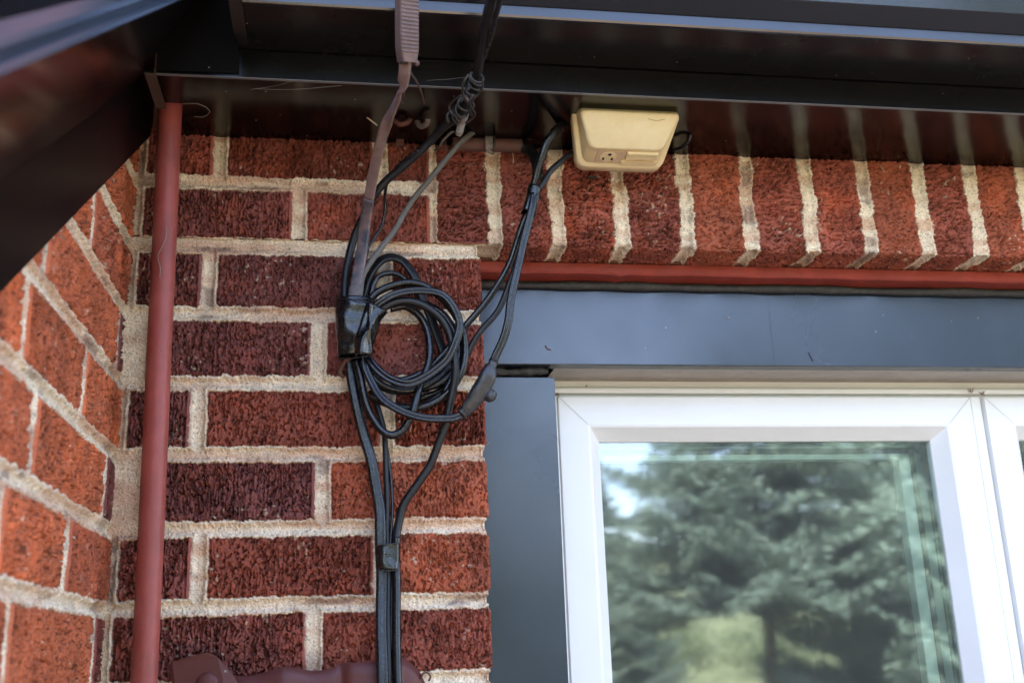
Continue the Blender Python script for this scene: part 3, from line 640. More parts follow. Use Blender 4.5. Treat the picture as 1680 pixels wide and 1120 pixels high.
# ------------------------------------------------------------------ electrical box
bx = empty('outlet_box', (.583, -.06, .14), 'yellowed ivory weatherproof outlet box fixed under the soffit above the window', 'outlet box')
nB = Vector((0, -.74, -.67)).normalized(); vB = Vector((0, .67, -.74)).normalized(); OB = Vector((.583, -.1150, .1385))
def boxring(dep, ut, ub, v0, v1, rc=.006, k=5):
    """rounded trapezoid ring at depth dep behind the front plane"""
    cs_ = [(-ut, v0), (ut, v0), (ub, v1), (-ub, v1)]; out = []
    for i in range(4):
        p = Vector(cs_[i]); a = (Vector(cs_[i-1])-p).normalized(); b = (Vector(cs_[(i+1) % 4])-p).normalized()
        for j in range(k+1):
            t = j/k; q = p+a*rc*(1-t)**2+b*rc*t**2
            out.append(OB+Vector((q.x, 0, 0))+vB*q.y-nB*dep)
    return out
def loft(rings, name, m, parent, capa=True, capb=True, smooth=True):
    n = len(rings[0]); V = [p for r_ in rings for p in r_]
    F = [(i*n+j, (i+1)*n+j, (i+1)*n+(j+1) % n, i*n+(j+1) % n) for i in range(len(rings)-1) for j in range(n)]
    if capa: F.append(tuple(range(n)))
    if capb: F.append(tuple(range((len(rings)-1)*n, len(rings)*n))[::-1])
    o = obj(name, V, F, m, None, smooth); return adopt(o, parent) if parent else o
body = loft([boxring(0, .0590, .0418, .0030, .0435, .008), boxring(.0006, .0612, .0442, .0012, .0458, .009), boxring(.0022, .0628, .0458, 0, .0470, .009), boxring(.0028, .0629, .0459, 0, .0471, .009),
      boxring(.008, .0634, .0465, -.0005, .0545, .009), boxring(.0195, .0645, .0475, -.001, .0690, .009), boxring(.0200, .0640, .0475, -.001, .0692, .009)], 'cover', 'plastic', bx)
loft([boxring(.0200, .0690, .0520, -.003, .0735, .012), boxring(.0210, .0702, .0532, -.004, .0750, .012), boxring(.0330, .0708, .0536, -.004, .0835, .012), boxring(.0345, .0695, .0525, -.003, .0830, .012)], 'back_plate', 'plastic', bx)
# underside features: lie on the face between (dep .0028,v .0471) and (.0195,v .069)
fA = OB+vB*.0471-nB*.0028; fB = OB+vB*.0690-nB*.0195; fd = (fB-fA).normalized(); fl = (fB-fA).length
fn = Vector((1, 0, 0)).cross(fd).normalized()
if fn.dot(Vector(CAM)-fA) < 0: fn = -fn
def on_face(name, u, v, w_, h_, th, m, off=0.0, bev=.0004, rnd=False):
    bm = bmesh.new()
    if rnd: bmesh.ops.create_cone(bm, cap_ends=True, segments=20, radius1=.5, radius2=.5, depth=1)
    else: bmesh.ops.create_cube(bm, size=1)
    if bev > 0 and not rnd:
        bmesh.ops.scale(bm, vec=(w_, h_, th), verts=bm.verts); bmesh.ops.bevel(bm, geom=bm.edges[:], offset=bev, segments=2, affect='EDGES')
    else: bmesh.ops.scale(bm, vec=(w_, h_, th), verts=bm.verts)
    c_ = fA+Vector((.583-.583, 0, 0))+fd*v+fn*(off); c_.x = .583+u
    mt = Matrix(((1, fd.x, fn.x, c_.x), (0, fd.y, fn.y, c_.y), (0, fd.z, fn.z, c_.z), (0, 0, 0, 1)))
    mb = MB(); mb.bm(bm, mt); o = mb.build(name, m); return adopt(o, bx)
on_face('socket_face', -.0160, fl*.50, .036, fl*.86, .0016, 'plastic2', .0002)
on_face('socket_disc', -.0190, fl*.48, .0210, fl*.72, .0014, 'plastic', .0008, 0, True)
for u_ in (-.0245, -.0135): on_face('socket_slot', u_, fl*.62, .0024, fl*.17, .0006, 'dark_slot', .0016, 0)
on_face('ground_hole', -.0180, fl*.30, .0046, fl*.16, .0006, 'dark_slot', .0016, 0, True)
on_face('button_door', .0225, fl*.34, .0390, fl*.50, .0046, 'plastic', .0008, .0008)
on_face('lower_ledge', .0215, fl*.86, .0470, fl*.30, .0036, 'plastic', .0006, .0008)
rr = random.Random(4); mbt = MB()
def emboss(u, v, w_, h_, off):
    bm = bmesh.new(); bmesh.ops.create_cube(bm, size=1); bmesh.ops.scale(bm, vec=(w_, h_, .0006), verts=bm.verts)
    c_ = fA+fd*v+fn*off; c_.x = .583+u
    mbt.bm(bm, Matrix(((1, fd.x, fn.x, c_.x), (0, fd.y, fn.y, c_.y), (0, fd.z, fn.z, c_.z), (0, 0, 0, 1))))
u_ = .0055
while u_ < .039:
    w_ = rr.uniform(.0007, .0016); emboss(u_, fl*.20, w_, .0019, .0032)
    u_ += w_+rr.uniform(.0005, .001)
for u_ in (.008, .020, .032): emboss(u_, fl*.44, .010, .0003, .0032); 
for u_ in (.0145, .0265): emboss(u_, fl*.40, .0004, .003, .0032)
u_ = .002
while u_ < .041:
    w_ = rr.uniform(.0008, .0018); emboss(u_, fl*1.02, w_, .0017, .0014); u_ += w_+rr.uniform(.0005, .001)
adopt(mbt.build('embossed_lettering', 'plastic'), bx)
adopt(MB().box((.548, -.0240, .0940), (.560, -.0205, .0965)).build('drain_slot', 'dark_slot'), bx)
adopt(sweep([Vector((.527, -.086, .1425)), Vector((.640, -.086, .1425))], flat(.024, .0012, 16), up=(0, 0, -1)).build('dark_top_strip', 'dark_slot', None, True), bx)  # dark strip in the gap between box and soffit
# crack lines and a little loop of wire at its right
crk = sweep(spline([OB+Vector((.022, 0, 0))+vB*.007+nB*.0003, OB+Vector((.029, 0, 0))+vB*.0085+nB*.0003, OB+Vector((.033, 0, 0))+vB*.0090+nB*.0003, OB+Vector((.043, 0, 0))+vB*.0062+nB*.0003], 5), circ(.00018, 5), up=(0, 0, -1))
adopt(crk.build('crack', 'dark_slot', None, True), bx)

# ------------------------------------------------------------------ cables
G = 'black cables taped together on the brick wall'
def th(name, pix, r, m, label, cat='cable', group=None, prof=None, **kw):
    o = cable(name, pix, r, m, prof, **kw); return tag(o, label, cat, group)
FL = flat(.0062, .0022)
# flat brown service strap, worn black in its lower part
P1 = [(665, 96, -.262), (664, 115, -.255), (661, 136, -.240), (655, 157, -.215), (646, 178, -.190), (635, 202, -.162), (626, 228, -.135), (619, 255, -.112), (613, 283, -.092), (607, 317, -.070), (600, 360, -.052), (594, 411, -.045), (586, 456, -.044), (578, 500, -.042), (574, 540, -.036)]
pts = spline([at(*p) for p in P1], 8); N_ = len(pts)
tw = []
for i in range(N_):
    t = i/(N_-1)
    tw.append(-.35+1.25*math.exp(-((t-.42)/.075)**2)*1.0 if t < .75 else -.35*(1-(t-.75)*4)*1.0)
cut = int(N_*.66)
strap = empty('flat_cable', at(630, 220, -.14), 'flat mauve-brown cable twisting down from the ribbed clamp to the big tape wrap', 'cable')
adopt(sweep(pts[:cut+1], FL, twist=tw[:cut+1]).build('brown_jacket', 'brown_strap', None, True), strap)
adopt(sweep(pts[cut:], flat(.0068, .0022), twist=tw[cut:]).build('worn_jacket', 'brown_strap2', None, True), strap)
# wedge clamp
cl = empty('wedge_clamp', at(668, 60, -.268), 'ribbed brown metal wedge clamp gripping the flat cable at the top edge', 'cable clamp')
a0 = at(668, -25, -.292); a1 = at(668.5, 103, -.262); ax = (a1-a0).normalized(); sx_ = ax.cross(Vector((0, -1, 0))).normalized(); bx_ = sx_.cross(ax).normalized()
if sx_.x < 0: sx_ = -sx_
ang_ = .50; s2 = sx_*math.cos(ang_)+bx_*math.sin(ang_)*(1 if bx_.y > 0 else -1); b2 = s2.cross(ax).normalized()
if b2.y > 0: b2 = -b2
Lc = (a1-a0).length; mbc = MB(); V = []; F = []; nr = 60
for i in range(nr+1):
    t = i/nr; wd = .0108+(.0085-.0108)*max(0, (t-.82)/.18); rib = .0006 if (i % 3 == 1 and .10 < t < .90) else 0
    c_ = a0+ax*Lc*t
    prof = [(-wd, -.006), (-wd, .0045), (-wd+.0012, .006+rib), (wd-.0012, .006+rib), (wd+rib*.7, .0045), (wd+rib*.7, -.006), (wd-.0014, -.006), (wd-.0014, .004), (-wd+.0014, .004), (-wd+.0014, -.006)]
    V += [c_+s2*x+b2*y for x, y in prof]
n = 10
for i in range(nr):
    for j in range(n): F.append((i*n+j, i*n+(j+1) % n, (i+1)*n+(j+1) % n, (i+1)*n+j))
adopt(obj('ribbed_shell', V, F, 'clamp'), cl)
bm = bmesh.new(); bmesh.ops.create_uvsphere(bm, u_segments=16, v_segments=10, radius=.0032); adopt(MB().bm(bm, Matrix.Translation(a1+s2*.0095+b2*.002)).build('rivet_knob', 'clamp', None, True), cl)
adopt(sweep([a0+ax*Lc*.2-b2*.001, a1-b2*.001+ax*.002], flat(.0080, .0016), up=tuple(b2)).build('wedge_shoe', 'dark_slot', None, True), cl)
adopt(cable('support_wire', [(669, 0, -.290), (670, -60, -.31), Vector((.40, -1.2, .42)), Vector((.62, -6, 1.3))], .0011, 'clamp', wob=0), cl)
adopt(cable('bail_wire', [(678, 100, -.258), (673, 116, -.235), (684, 135, -.20), (692, 153, -.155), (697, 178, -.075)], .0011, 'clamp', wob=0), cl)
adopt(cable('bail_wire', [(668, 112, -.258), (664, 135, -.18), (663, 158, -.12), (666, 182, -.075)], .0009, 'clamp', wob=0), cl)
# hooks on the wall
hk = tag(cable('screw_hook', [(645, 185, -.002), (645, 189, -.045), (648, 198, -.062), (656, 204, -.066), (666, 202, -.066), (674, 193, -.060), (677, 180, -.055), (677, 168, -.048)], .0032, 'rust', wob=.0002), 'rusty red U-shaped screw hook left of the grey one, below the clamp', 'hook')
hk = tag(cable('screw_hook', [(683, 166, -.01), (684, 172, -.050), (684, 190, -.056), (686, 203, -.060), (692, 208, -.066), (700, 203, -.074), (702, 195, -.080)], .0032, 'greyrod', wob=.0002), 'grey-brown J-shaped screw hook hanging right of the rusty one', 'hook')
tag(MB().box(tuple(at(650, 238, -.010)), tuple(at(662, 204, -.004)), .0005).build('hook_plate', 'rust'), 'narrow rusty red plate on the wall under the U-shaped hook', 'bracket')
tag(cable('brace_strap', [(690, 186, -.055), (710, 183, -.060), (736, 180, -.072)], 0, 'rust', prof=flat(.0042, .0010), wob=0), 'short rusty brown strap between the hooks and the wire grip', 'bracket')
# overhead drop, wire grip and its cable
drop = th('service_drop_cable', [Vector((.95, -6.0, 1.3)), Vector((.72, -2.6, .62)), (840, -180, -.52), (812, -30, -.345), (806, 0, -.325), (800, 31, -.300), (795, 62, -.275), (789, 93, -.245), (783, 125, -.215), (776, 150, -.190), (765, 172, -.165), (750, 192, -.142), (738, 201, -.130), (713, 224, -.110), (687, 250, -.095), (660, 275, -.082), (633, 297, -.070), (615, 320, -.060), (602, 345, -.042), (590, 368, -.030), (579, 395, -.026), (571, 430, -.026), (565, 470, -.030), (564, 505, -.034)], .0048, 'rubber_dusty', 'thick dusty black service cable coming down through the twisted wire grip, behind the flat strap')
cable('second_strand', [Vector((.955, -6.0, 1.305)), Vector((.725, -2.6, .624)), (850, -180, -.525), (824, -20, -.350), (818, 12, -.325), (810, 40, -.302), (801, 72, -.272), (794, 95, -.245)], .0028, 'rubber', parent=None)
o = bpy.data.objects['second_strand']; o.parent = drop
o = cable('thin_strand', [(806, -20, -.335), (795, 15, -.305), (788, 62, -.268), (779, 98, -.236), (773, 113, -.215), (770, 130, -.20)], .0013, 'rubber'); o.parent = drop
grip = empty('wire_grip', at(770, 160, -.18), 'coils of dull steel wire wound round the service cable below the gutter', 'wire grip')
def helix(path, rad_, turns, rw, name, ecc=1.0, k=26, seed=0):
    P = spline([at(*p) for p in path], 12); out = []; rad_ = rad_*.84; n_ = int(turns*k); rr = random.Random(seed)
    ph = [rr.uniform(0, 6) for _ in range(3)]
    for i in range(n_+1):
        t = i/n_; f_ = t*(len(P)-1); a = int(min(f_, len(P)-2)); p = P[a].lerp(P[a+1], f_-a); tg = (P[a+1]-P[a]).normalized()
        s_ = tg.cross(Vector((0, -1, 0))).normalized(); b_ = s_.cross(tg)
        an = turns*2*math.pi*t; R__ = rad_*(1+.17*math.sin(an*.37+ph[0])+.15*math.sin(an*1.7+ph[1]))
        out.append(p+s_*R__*math.cos(an)+b_*R__*ecc*math.sin(an)+tg*.0012*math.sin(an*.9+ph[2]))
    return adopt(sweep(out, circ(rw, 7)).build(name, 'wire', None, True), grip)
helix([(783, 122, -.218), (779, 140, -.20), (773, 158, -.185)], .0083, 4.2, .0013, 'upper_coil', seed=1)
helix([(766, 168, -.172), (758, 182, -.155), (746, 196, -.138)], .0098, 3.3, .0014, 'lower_coil', seed=2)
helix([(758, 182, -.152), (750, 190, -.142), (741, 200, -.132)], .0088, 2.3, .0014, 'lower_coil', seed=5)
for nm, px in (('wire_leg', [(768, 122, -.225), (761, 135, -.22), (759, 150, -.205), (762, 160, -.20), (768, 172, -.19), (773, 180, -.18)]),
               ('wire_leg', [(792, 130, -.225), (791, 145, -.215), (785, 155, -.205), (776, 163, -.20), (770, 178, -.185), (774, 190, -.17)]),
               ('wire_leg', [(776, 155, -.21), (771, 165, -.205), (774, 178, -.19), (779, 188, -.175), (772, 197, -.165), (764, 202, -.16)]),
               ('wire_leg', [(757, 157, -.19), (744, 165, -.175), (737, 174, -.165), (740, 185, -.16), (752, 193, -.155)])):
    adopt(cable(nm, px, .0013, 'wire', wob=.0002), grip)
adopt(cable('grip_eye', [(762, 160, -.19), (768, 166, -.19), (770, 172, -.188)], .0030, 'clamp', wob=0), grip)
tag(cable('steel_rod', [(764, 186, -.150), (757, 205, -.140), (752, 223, -.132)], .0042, 'greyrod', wob=0, scale=lambda t: 1.0 if t < .9 else .75), 'stubby grey painted rod poking down out of the wire grip', 'rod')
# thin and grey cables
th('thin_cable', [(687, 247, -.100), (665, 262, -.090), (648, 278, -.076), (636, 298, -.058), (632, 320, -.040), (631, 345, -.030), (626, 373, -.026), (613, 391, -.028), (604, 408, -.030), (599, 430, -.034), (593, 462, -.038), (590, 505, -.036)], .0019, 'rubber', 'thin black cable waving down between the flat strap and the grey cable')
th('grey_cable', [(790, 214, -.002), (783, 215, -.022), (772, 220, -.034), (760, 230, -.038), (747, 243, -.038), (733, 260, -.036), (707, 292, -.034), (680, 324, -.032), (661, 354, -.032), (646, 380, -.032), (625, 407, -.034), (608, 430, -.038), (596, 452, -.040), (591, 475, -.042), (588, 505, -.040)], .0035, 'grey_cable', 'weathered grey cable slanting from under the soffit down to the big tape wrap')
th('loose_wire', [(768, 214, -.006), (752, 214, -.030), (738, 219, -.036), (728, 229, -.034), (722, 240, -.026), (714, 246, -.006)], .0016, 'grey_cable', 'thin weathered wire looping against the wall above the grey cable')
th('loose_wire', [(731, 232, -.010), (729, 240, -.03), (733, 247, -.036), (739, 247, -.03), (741, 238, -.01)], .0016, 'rust', 'tiny rusty wire loop left of the red horizontal pipe')
# red horizontal conduit stub with black elbow
rc_ = empty('conduit_stub', at(800, 238, -.02), 'short rusty red horizontal conduit with black elbow tight under the soffit', 'pipe')
adopt(cable('red_tube', [(742, 236, -.014), (770, 237, -.015), (810, 238, -.015), (856, 240, -.017)], .0088, 'rust', wob=.0002), rc_)
adopt(cable('black_elbow', [(852, 240, -.017), (866, 245, -.020), (876, 256, -.026), (881, 272, -.034), (882, 292, -.040)], .0070, 'rubber_dusty', wob=0), rc_)
cp2 = empty('pipe_clip', at(803, 225, -.03), 'bare metal clip holding the red horizontal conduit on the mortar joint', 'pipe clip')
adopt(cable('clip_band', [(802, 214, -.004), (803, 220, -.022), (804, 231, -.029), (804, 243, -.027), (803, 250, -.012)], 0, 'greyrod', prof=flat(.0060, .0009), wob=0), cp2)
adopt(cable('clip_screw', [(805, 214, -.006), (805, 214, -.024)], .0042, 'greyrod', wob=0), cp2)
adopt(cable('clip_rib', [(810, 222, -.026), (811, 234, -.031), (811, 244, -.028)], .0016, 'wire', wob=0), cp2)
cp3 = empty('pipe_clip', at(871, 215, -.03), 'small rusty screw clip on the wall between the elbow and the outlet box', 'pipe clip')
adopt(cable('clip_screw', [(871, 206, -.030), (870, 216, -.028), (869, 229, -.022)], 0, 'rust', prof=flat(.0036, .0016), wob=0), cp3)
adopt(cable('clip_head', [(871, 205, -.033), (872, 210, -.033)], .0042, 'rust', wob=0), cp3)
adopt(cable('clip_wire', [(873, 220, -.024), (883, 218, -.022), (891, 225, -.018), (893, 236, -.008)], .0011, 'grey_cable', wob=0), cp3)
# cables from the outlet box
th('box_cable', [(952, 194, -.055), (940, 197, -.060), (925, 204, -.066), (913, 213, -.070), (903, 225, -.070), (896, 238, -.068), (889, 255, -.064), (884, 272, -.060), (878, 292, -.056), (873, 312, -.052), (868, 340, -.050), (858, 366, -.046), (848, 396, -.040), (832, 440, -.034), (804, 486, -.028), (764, 534, -.022), (725, 584, -.018), (690, 612, -.018), (650, 624, -.018), (612, 600, -.02)], .0041, 'rubber', 'thick black cable arching from the top left of the ivory box down behind the coil', scale=lambda t: 1.3 if t < .30 else 1.3-.3*min(1, (t-.30)/.15))
th('box_cable', [(948, 250, -.040), (937, 253, -.046), (924, 262, -.052), (913, 271, -.054), (903, 282, -.055), (895, 294, -.056), (886, 308, -.056), (878, 325, -.056), (870, 345, -.056), (864, 370, -.052), (852, 414, -.046), (836, 466, -.040), (818, 507, -.036), (789, 543, -.034), (768, 577, -.030), (750, 612, -.026), (730, 640, -.022), (702, 660, -.020), (676, 668, -.020), (650, 664, -.02)], .0037, 'rubber_dusty', 'thinner black cable leaving the lower left of the ivory box and joining the coil')
o = adopt(cable('cable_loop', [(1112, 192, -.050), (1124, 199, -.052), (1132, 212, -.052), (1131, 228, -.048), (1122, 240, -.040), (1108, 246, -.030)], .0024, 'rubber', wob=0), bx)
# twin lamp cord with its plug
TW = twin(.0027)
th('lamp_cord', [(876, 318, -.062), (871, 350, -.064), (857, 404, -.064), (845, 457, -.066), (837, 500, -.068), (833, 530, -.068), (829, 548, -.066), (819, 571, -.064), (810, 592, -.062)], 0, 'cord', 'grooved twin lamp cord running from the small upper tape wrap down to the connector', prof=TW, twist=lambda t: .25)
plug = empty('cord_connector', at(782, 640, -.058), 'black moulded cord connector with ribbed ends over the brick jamb', 'connector')
pp = [at(*p) for p in [(811, 589, -.062), (808, 597, -.062), (804, 606, -.062), (799, 620, -.062), (791, 636, -.060), (781, 651, -.058), (772, 663, -.056), (764, 673, -.054), (757, 680, -.054)]]
pts = spline(pp, 6)
def plugw(t):
    ks = [(0, .0038), (.10, .0052), (.16, .0050), (.22, .0072), (.34, .0098), (.55, .0104), (.75, .0084), (.83, .0078), (.86, .0070), (1, .0062)]
    for (a, b), (c_, d) in zip(ks, ks[1:]):
        if t <= c_: return b+(d-b)*(t-a)/(c_-a)
    return ks[-1][1]
adopt(sweep(pts, flat(1, .72, 24, .75), scale=plugw, twist=lambda t: .35).build('connector_body', 'connector', None, True), plug)
for t in (.03, .08, .90, .95):
    i = int(t*(len(pts)-1)); c_ = pts[i]; tg = (pts[i+1]-pts[i]).normalized()
    adopt(sweep([c_-tg*.0005, c_+tg*.0005], flat(1, .72, 20, .75), scale=plugw(t)+.0009, twist=lambda q: .35).build('strain_relief_rib', 'rubber', None, True), plug)
kn = at(805, 649, -.060)
adopt(sweep([kn+Vector((-.006, .004, .004)), kn+Vector((0, 0, 0)), kn+Vector((.0040, -.003, -.002))], flat(.0088, .0062, 20, .8), scale=lambda t: .8+.2*t if t < .75 else .95-.35*(t-.75)*4).build('thumb_screw', 'connector', None, True), plug)
# coil -------------------------------------------------------------------------
coil = empty('cable_coil', at(675, 580, -.04), 'coil of looped black extension cord hanging from the big tape wrap', 'cable coil')
def cc(pix, r_=0, m='rubber', prof=None, **kw):
    o = cable('coil_loop', pix, r_, m, prof, **kw); return adopt(o, coil)
cc([(588, 512, -.03), (594, 486, -.03), (601, 462, -.028), (610, 443, -.026), (625, 428, -.024), (645, 422, -.022), (660, 428, -.020), (672, 441, -.019), (682, 458, -.018), (690, 480, -.017), (702, 510, -.016), (716, 545, -.015), (728, 580, -.015), (733, 610, -.016), (726, 636, -.018)], prof=flat(.0056, .0026), m='rubber_dusty', twist=lambda t: .5)
cc([(604, 500, -.02), (612, 468, -.02), (624, 452, -.018), (643, 448, -.016), (660, 455, -.014), (676, 470, -.013), (697, 500, -.012), (712, 532, -.012), (722, 565, -.012), (724, 590, -.013)], .0033)
cc([(596, 512, -.040), (604, 496, -.042), (621, 479, -.043), (643, 468, -.043), (671, 464, -.042), (700, 471, -.041), (727, 491, -.039), (748, 519, -.037), (761, 550, -.035), (763, 584, -.034), (753, 618, -.033), (732, 646, -.030), (704, 664, -.028), (680, 671, -.026)], .0045)
cc([(603, 520, -.046), (614, 504, -.050), (643, 485, -.054), (684, 476, -.056), (720, 481, -.056), (742, 500, -.056), (753, 525, -.055), (752, 548, -.054), (742, 575, -.053), (725, 598, -.052), (698, 619, -.051), (668, 629, -.050), (640, 622, -.048), (618, 606, -.046), (603, 586, -.042)], m='cord', prof=TW, twist=lambda t: .3)
cc([(612, 520, -.042), (632, 503, -.046), (661, 494, -.048), (693, 500, -.048), (719, 519, -.047), (737, 548, -.046), (745, 582, -.045), (746, 620, -.043), (740, 655, -.040), (730, 695, -.036), (720, 727, -.032), (706, 760, -.029), (681, 800, -.026), (660, 832, -.024), (653, 862, -.025), (650, 893, -.027)], .0048, m='rubber_dusty')
cc([(640, 506, -.030), (664, 503, -.030), (685, 514, -.030), (699, 538, -.030), (705, 565, -.031), (702, 596, -.033), (690, 632, -.037), (680, 662, -.040), (672, 688, -.040), (660, 706, -.039), (641, 713, -.037), (624, 704, -.036), (610, 684, -.036), (599, 655, -.036), (591, 622, -.036), (585, 590, -.035)], .0046)
cc([(596, 580, -.040), (600, 604, -.042), (612, 632, -.044), (630, 656, -.046), (655, 673, -.048), (688, 683, -.049), (720, 687, -.050), (742, 686, -.052), (757, 680, -.054)], m='cord', prof=TW, twist=lambda t: .3)
cc([(600, 575, -.028), (608, 600, -.028), (622, 628, -.028), (645, 640, -.028), (680, 639, -.028), (712, 631, -.027), (740, 615, -.026), (755, 590, -.024)], .0050)
cc([(602, 590, -.034), (612, 618, -.036), (632, 634, -.036), (662, 640, -.035), (694, 634, -.033), (722, 618, -.030), (744, 592, -.026), (758, 566, -.024)], .0042)
cc([(606, 650, -.02), (630, 660, -.022), (660, 668, -.024), (690, 668, -.024), (716, 658, -.024), (740, 636, -.024), (756, 606, -.024)], .0042, m='rubber_dusty')
cc([(690, 655, -.012), (703, 648, -.014), (722, 640, -.014), (735, 625, -.013)], .0038, m='cord')
cc([(655, 500, -.018), (690, 498, -.020), (722, 512, -.022), (744, 540, -.024), (752, 575, -.026), (745, 612, -.028), (728, 645, -.028)], .0046)
# run down the wall below the coil
th('flat_black_cable', [(571, 570, -.026), (575, 596, -.026), (579, 630, -.026), (586, 670, -.026), (597, 711, -.025), (607, 750, -.025), (615, 785, -.025), (621, 825, -.026), (624, 860, -.027), (625, 915, -.028), (626, 960, -.030), (626, 1040, -.037), (627, 1135, -.045), (628, 1300, -.048), (631, 1800, -.030), (635, 3000, -.025)], 0, 'rubber', 'wide flat black cable at the left of the bundle dropping from the big tape wrap', prof=flat(.0062, .0034, e=.7), twist=lambda t: .1)
th('thin_black_cable', [(609, 640, -.016), (620, 668, -.018), (629, 705, -.019), (633, 750, -.020), (634, 800, -.021), (635, 850, -.022), (636, 893, -.024), (637, 960, -.028), (637, 1040, -.036), (638, 1135, -.044), (639, 1300, -.048), (642, 1800, -.030), (646, 3000, -.025)], .0033, 'rubber_dusty', 'dusty thin black cable in the middle of the bundle, brownish below the lower tape')
th('thin_black_cable', [(625, 690, -.012), (632, 722, -.016), (638, 760, -.018), (643, 800, -.019), (643, 840, -.021), (641, 890, -.025), (642, 960, -.026), (642, 1040, -.034), (642, 1135, -.041), (643, 1300, -.048), (646, 1800, -.030), (650, 3000, -.025)], .0019, 'rubber', 'thinnest black wire of the bundle, just left of the outermost cable')
th('round_black_cable', [(650, 880, -.027), (650, 915, -.028), (650, 960, -.030), (651, 1040, -.037), (652, 1135, -.045), (653, 1300, -.048), (656, 1800, -.030), (660, 3000, -.025)], .0048, 'rubber', 'round black cable at the right of the bundle below the lower tape wrap')
# tape wraps ---------------------------------------------------------------------
def tape(name, rows, label, extra=None, seed=0, n=40, fold=.0006):
    """rows: (x_left,x_right,y_left,y_right, y_centre, half_depth)"""
    rr = random.Random(seed); V = []; m_ = 8; Rw = []
    R0 = rows
    for i in range(len(R0)-1):
        for k_ in range(m_):
            t = k_/m_; Rw.append([a*(1-t)+b*t for a, b in zip(R0[i], R0[i+1])])
    Rw.append(list(R0[-1])); nr_ = len(Rw)
    for q, (xl, xr, yl, yr, yc, hd) in enumerate(Rw):
        A = at(xl, yl, yc); B = at(xr, yr, yc); c_ = (A+B)/2; hx = (B-A)/2
        for j in range(n):
            an = 2*math.pi*j/n; ca, sa = math.cos(an), math.sin(an)
            e = .72; xx = math.copysign(abs(ca)**e, ca); yy = math.copysign(abs(sa)**e, sa)
            f_ = fold*(math.sin(3*an+q*.35+seed)+.7*math.sin(5*an-q*.22)+.5*math.sin(q*.8+an*2))
            V.append(c_+hx*xx+Vector((0, -1, 0))*(hd*yy+f_*abs(sa)))
    F = [(i*n+j, i*n+(j+1) % n, (i+1)*n+(j+1) % n, (i+1)*n+j) for i in range(nr_-1) for j in range(n)]
    o = obj(name, V, F, 'tape', None, True); sm = o.modifiers.new('thick', 'SOLIDIFY'); sm.thickness = .0006
    return tag(o, label, 'tape')
tp = tape('tape_wrap', [(551, 613, 492, 493, -.038, .0165), (550, 623, 515, 508, -.038, .0190), (550, 622, 535, 535, -.038, .0185), (553, 614, 560, 562, -.038, .0165), (554, 609, 586, 584, -.037, .0125)], 'wide glossy black tape wrap binding the coil to the strap', seed=2, fold=.0009)
# the part of the tape that flares out round the coil, with creases
V = []; F = []; na, nb = 14, 20
Lp = [(602, 496), (596, 515), (590, 535), (583, 555), (584, 584)]; Rp = [(636, 512), (624, 526), (618, 548), (612, 564), (609, 583)]
Ls = spline([at(x, y, -.058) for x, y in Lp], 5); Rs = spline([at(x, y, -.053) for x, y in Rp], 5)
for i in range(len(Ls)):
    for j in range(nb):
        t = j/(nb-1); p = Ls[i].lerp(Rs[i], t); u_ = i/(len(Ls)-1)
        crease = .0022*math.exp(-((t-.15-u_*.9)/.07)**2)+.0014*math.exp(-((t-.85+u_*.6)/.06)**2)+.001*math.sin(t*9+u_*5)
        V.append(p+Vector((0, -.0058*math.sin(math.pi*t)**.7-crease, 0)))
for i in range(len(Ls)-1):
    for j in range(nb-1): F.append((i*nb+j, i*nb+j+1, (i+1)*nb+j+1, (i+1)*nb+j))
wg = obj('tape_flap', V, F, 'tape', None, True); sm = wg.modifiers.new('thick', 'SOLIDIFY'); sm.thickness = .0007; wg.parent = tp
for px, nm in (([(552, 491, -.047), (570, 490, -.056), (590, 493, -.060), (604, 496, -.060), (622, 503, -.058), (637, 513, -.053)], 'tape_edge'), ([(554, 587, -.045), (575, 588, -.053), (592, 585, -.055), (609, 584, -.052)], 'tape_edge')):
    o = cable(nm, px, .0005, 'greyrod' if 0 else 'wire', wob=0); o.parent = tp
tag(cable('rusty_wire_tail', [(574, 588, -.030), (566, 592, -.030), (561, 602, -.026), (558, 612, -.022), (563, 618, -.018)], .0024, 'rust', wob=.0003), 'rusty dark wire tail sticking out under the left of the big tape wrap', 'wire')
tape('tape_wrap', [(617.5, 655.5, 894, 891, -.027, .0090), (618, 656, 912, 912, -.027, .0088), (617.5, 655.5, 934, 935, -.027, .0090)], 'small black tape band round the bundle low on the brick wall', seed=5, fold=.0004)
o = cable('tape_edge', [(618, 894, -.036), (637, 892, -.0375), (655, 891, -.036)], .0005, 'wire', wob=.0004); o.parent = bpy.data.objects['tape_wrap.001']
o = cable('tape_edge', [(618, 934, -.036), (637, 935, -.0375), (655, 935, -.036)], .0005, 'wire', wob=.0004); o.parent = bpy.data.objects['tape_wrap.001']
tape('tape_wrap', [(866, 888, 304, 313, -.055, .0095), (862, 884, 325, 331, -.055, .0095), (855, 878, 347, 355, -.054, .0090)], 'black tape band joining the cables just left of the ivory outlet box', seed=9, fold=.0004)

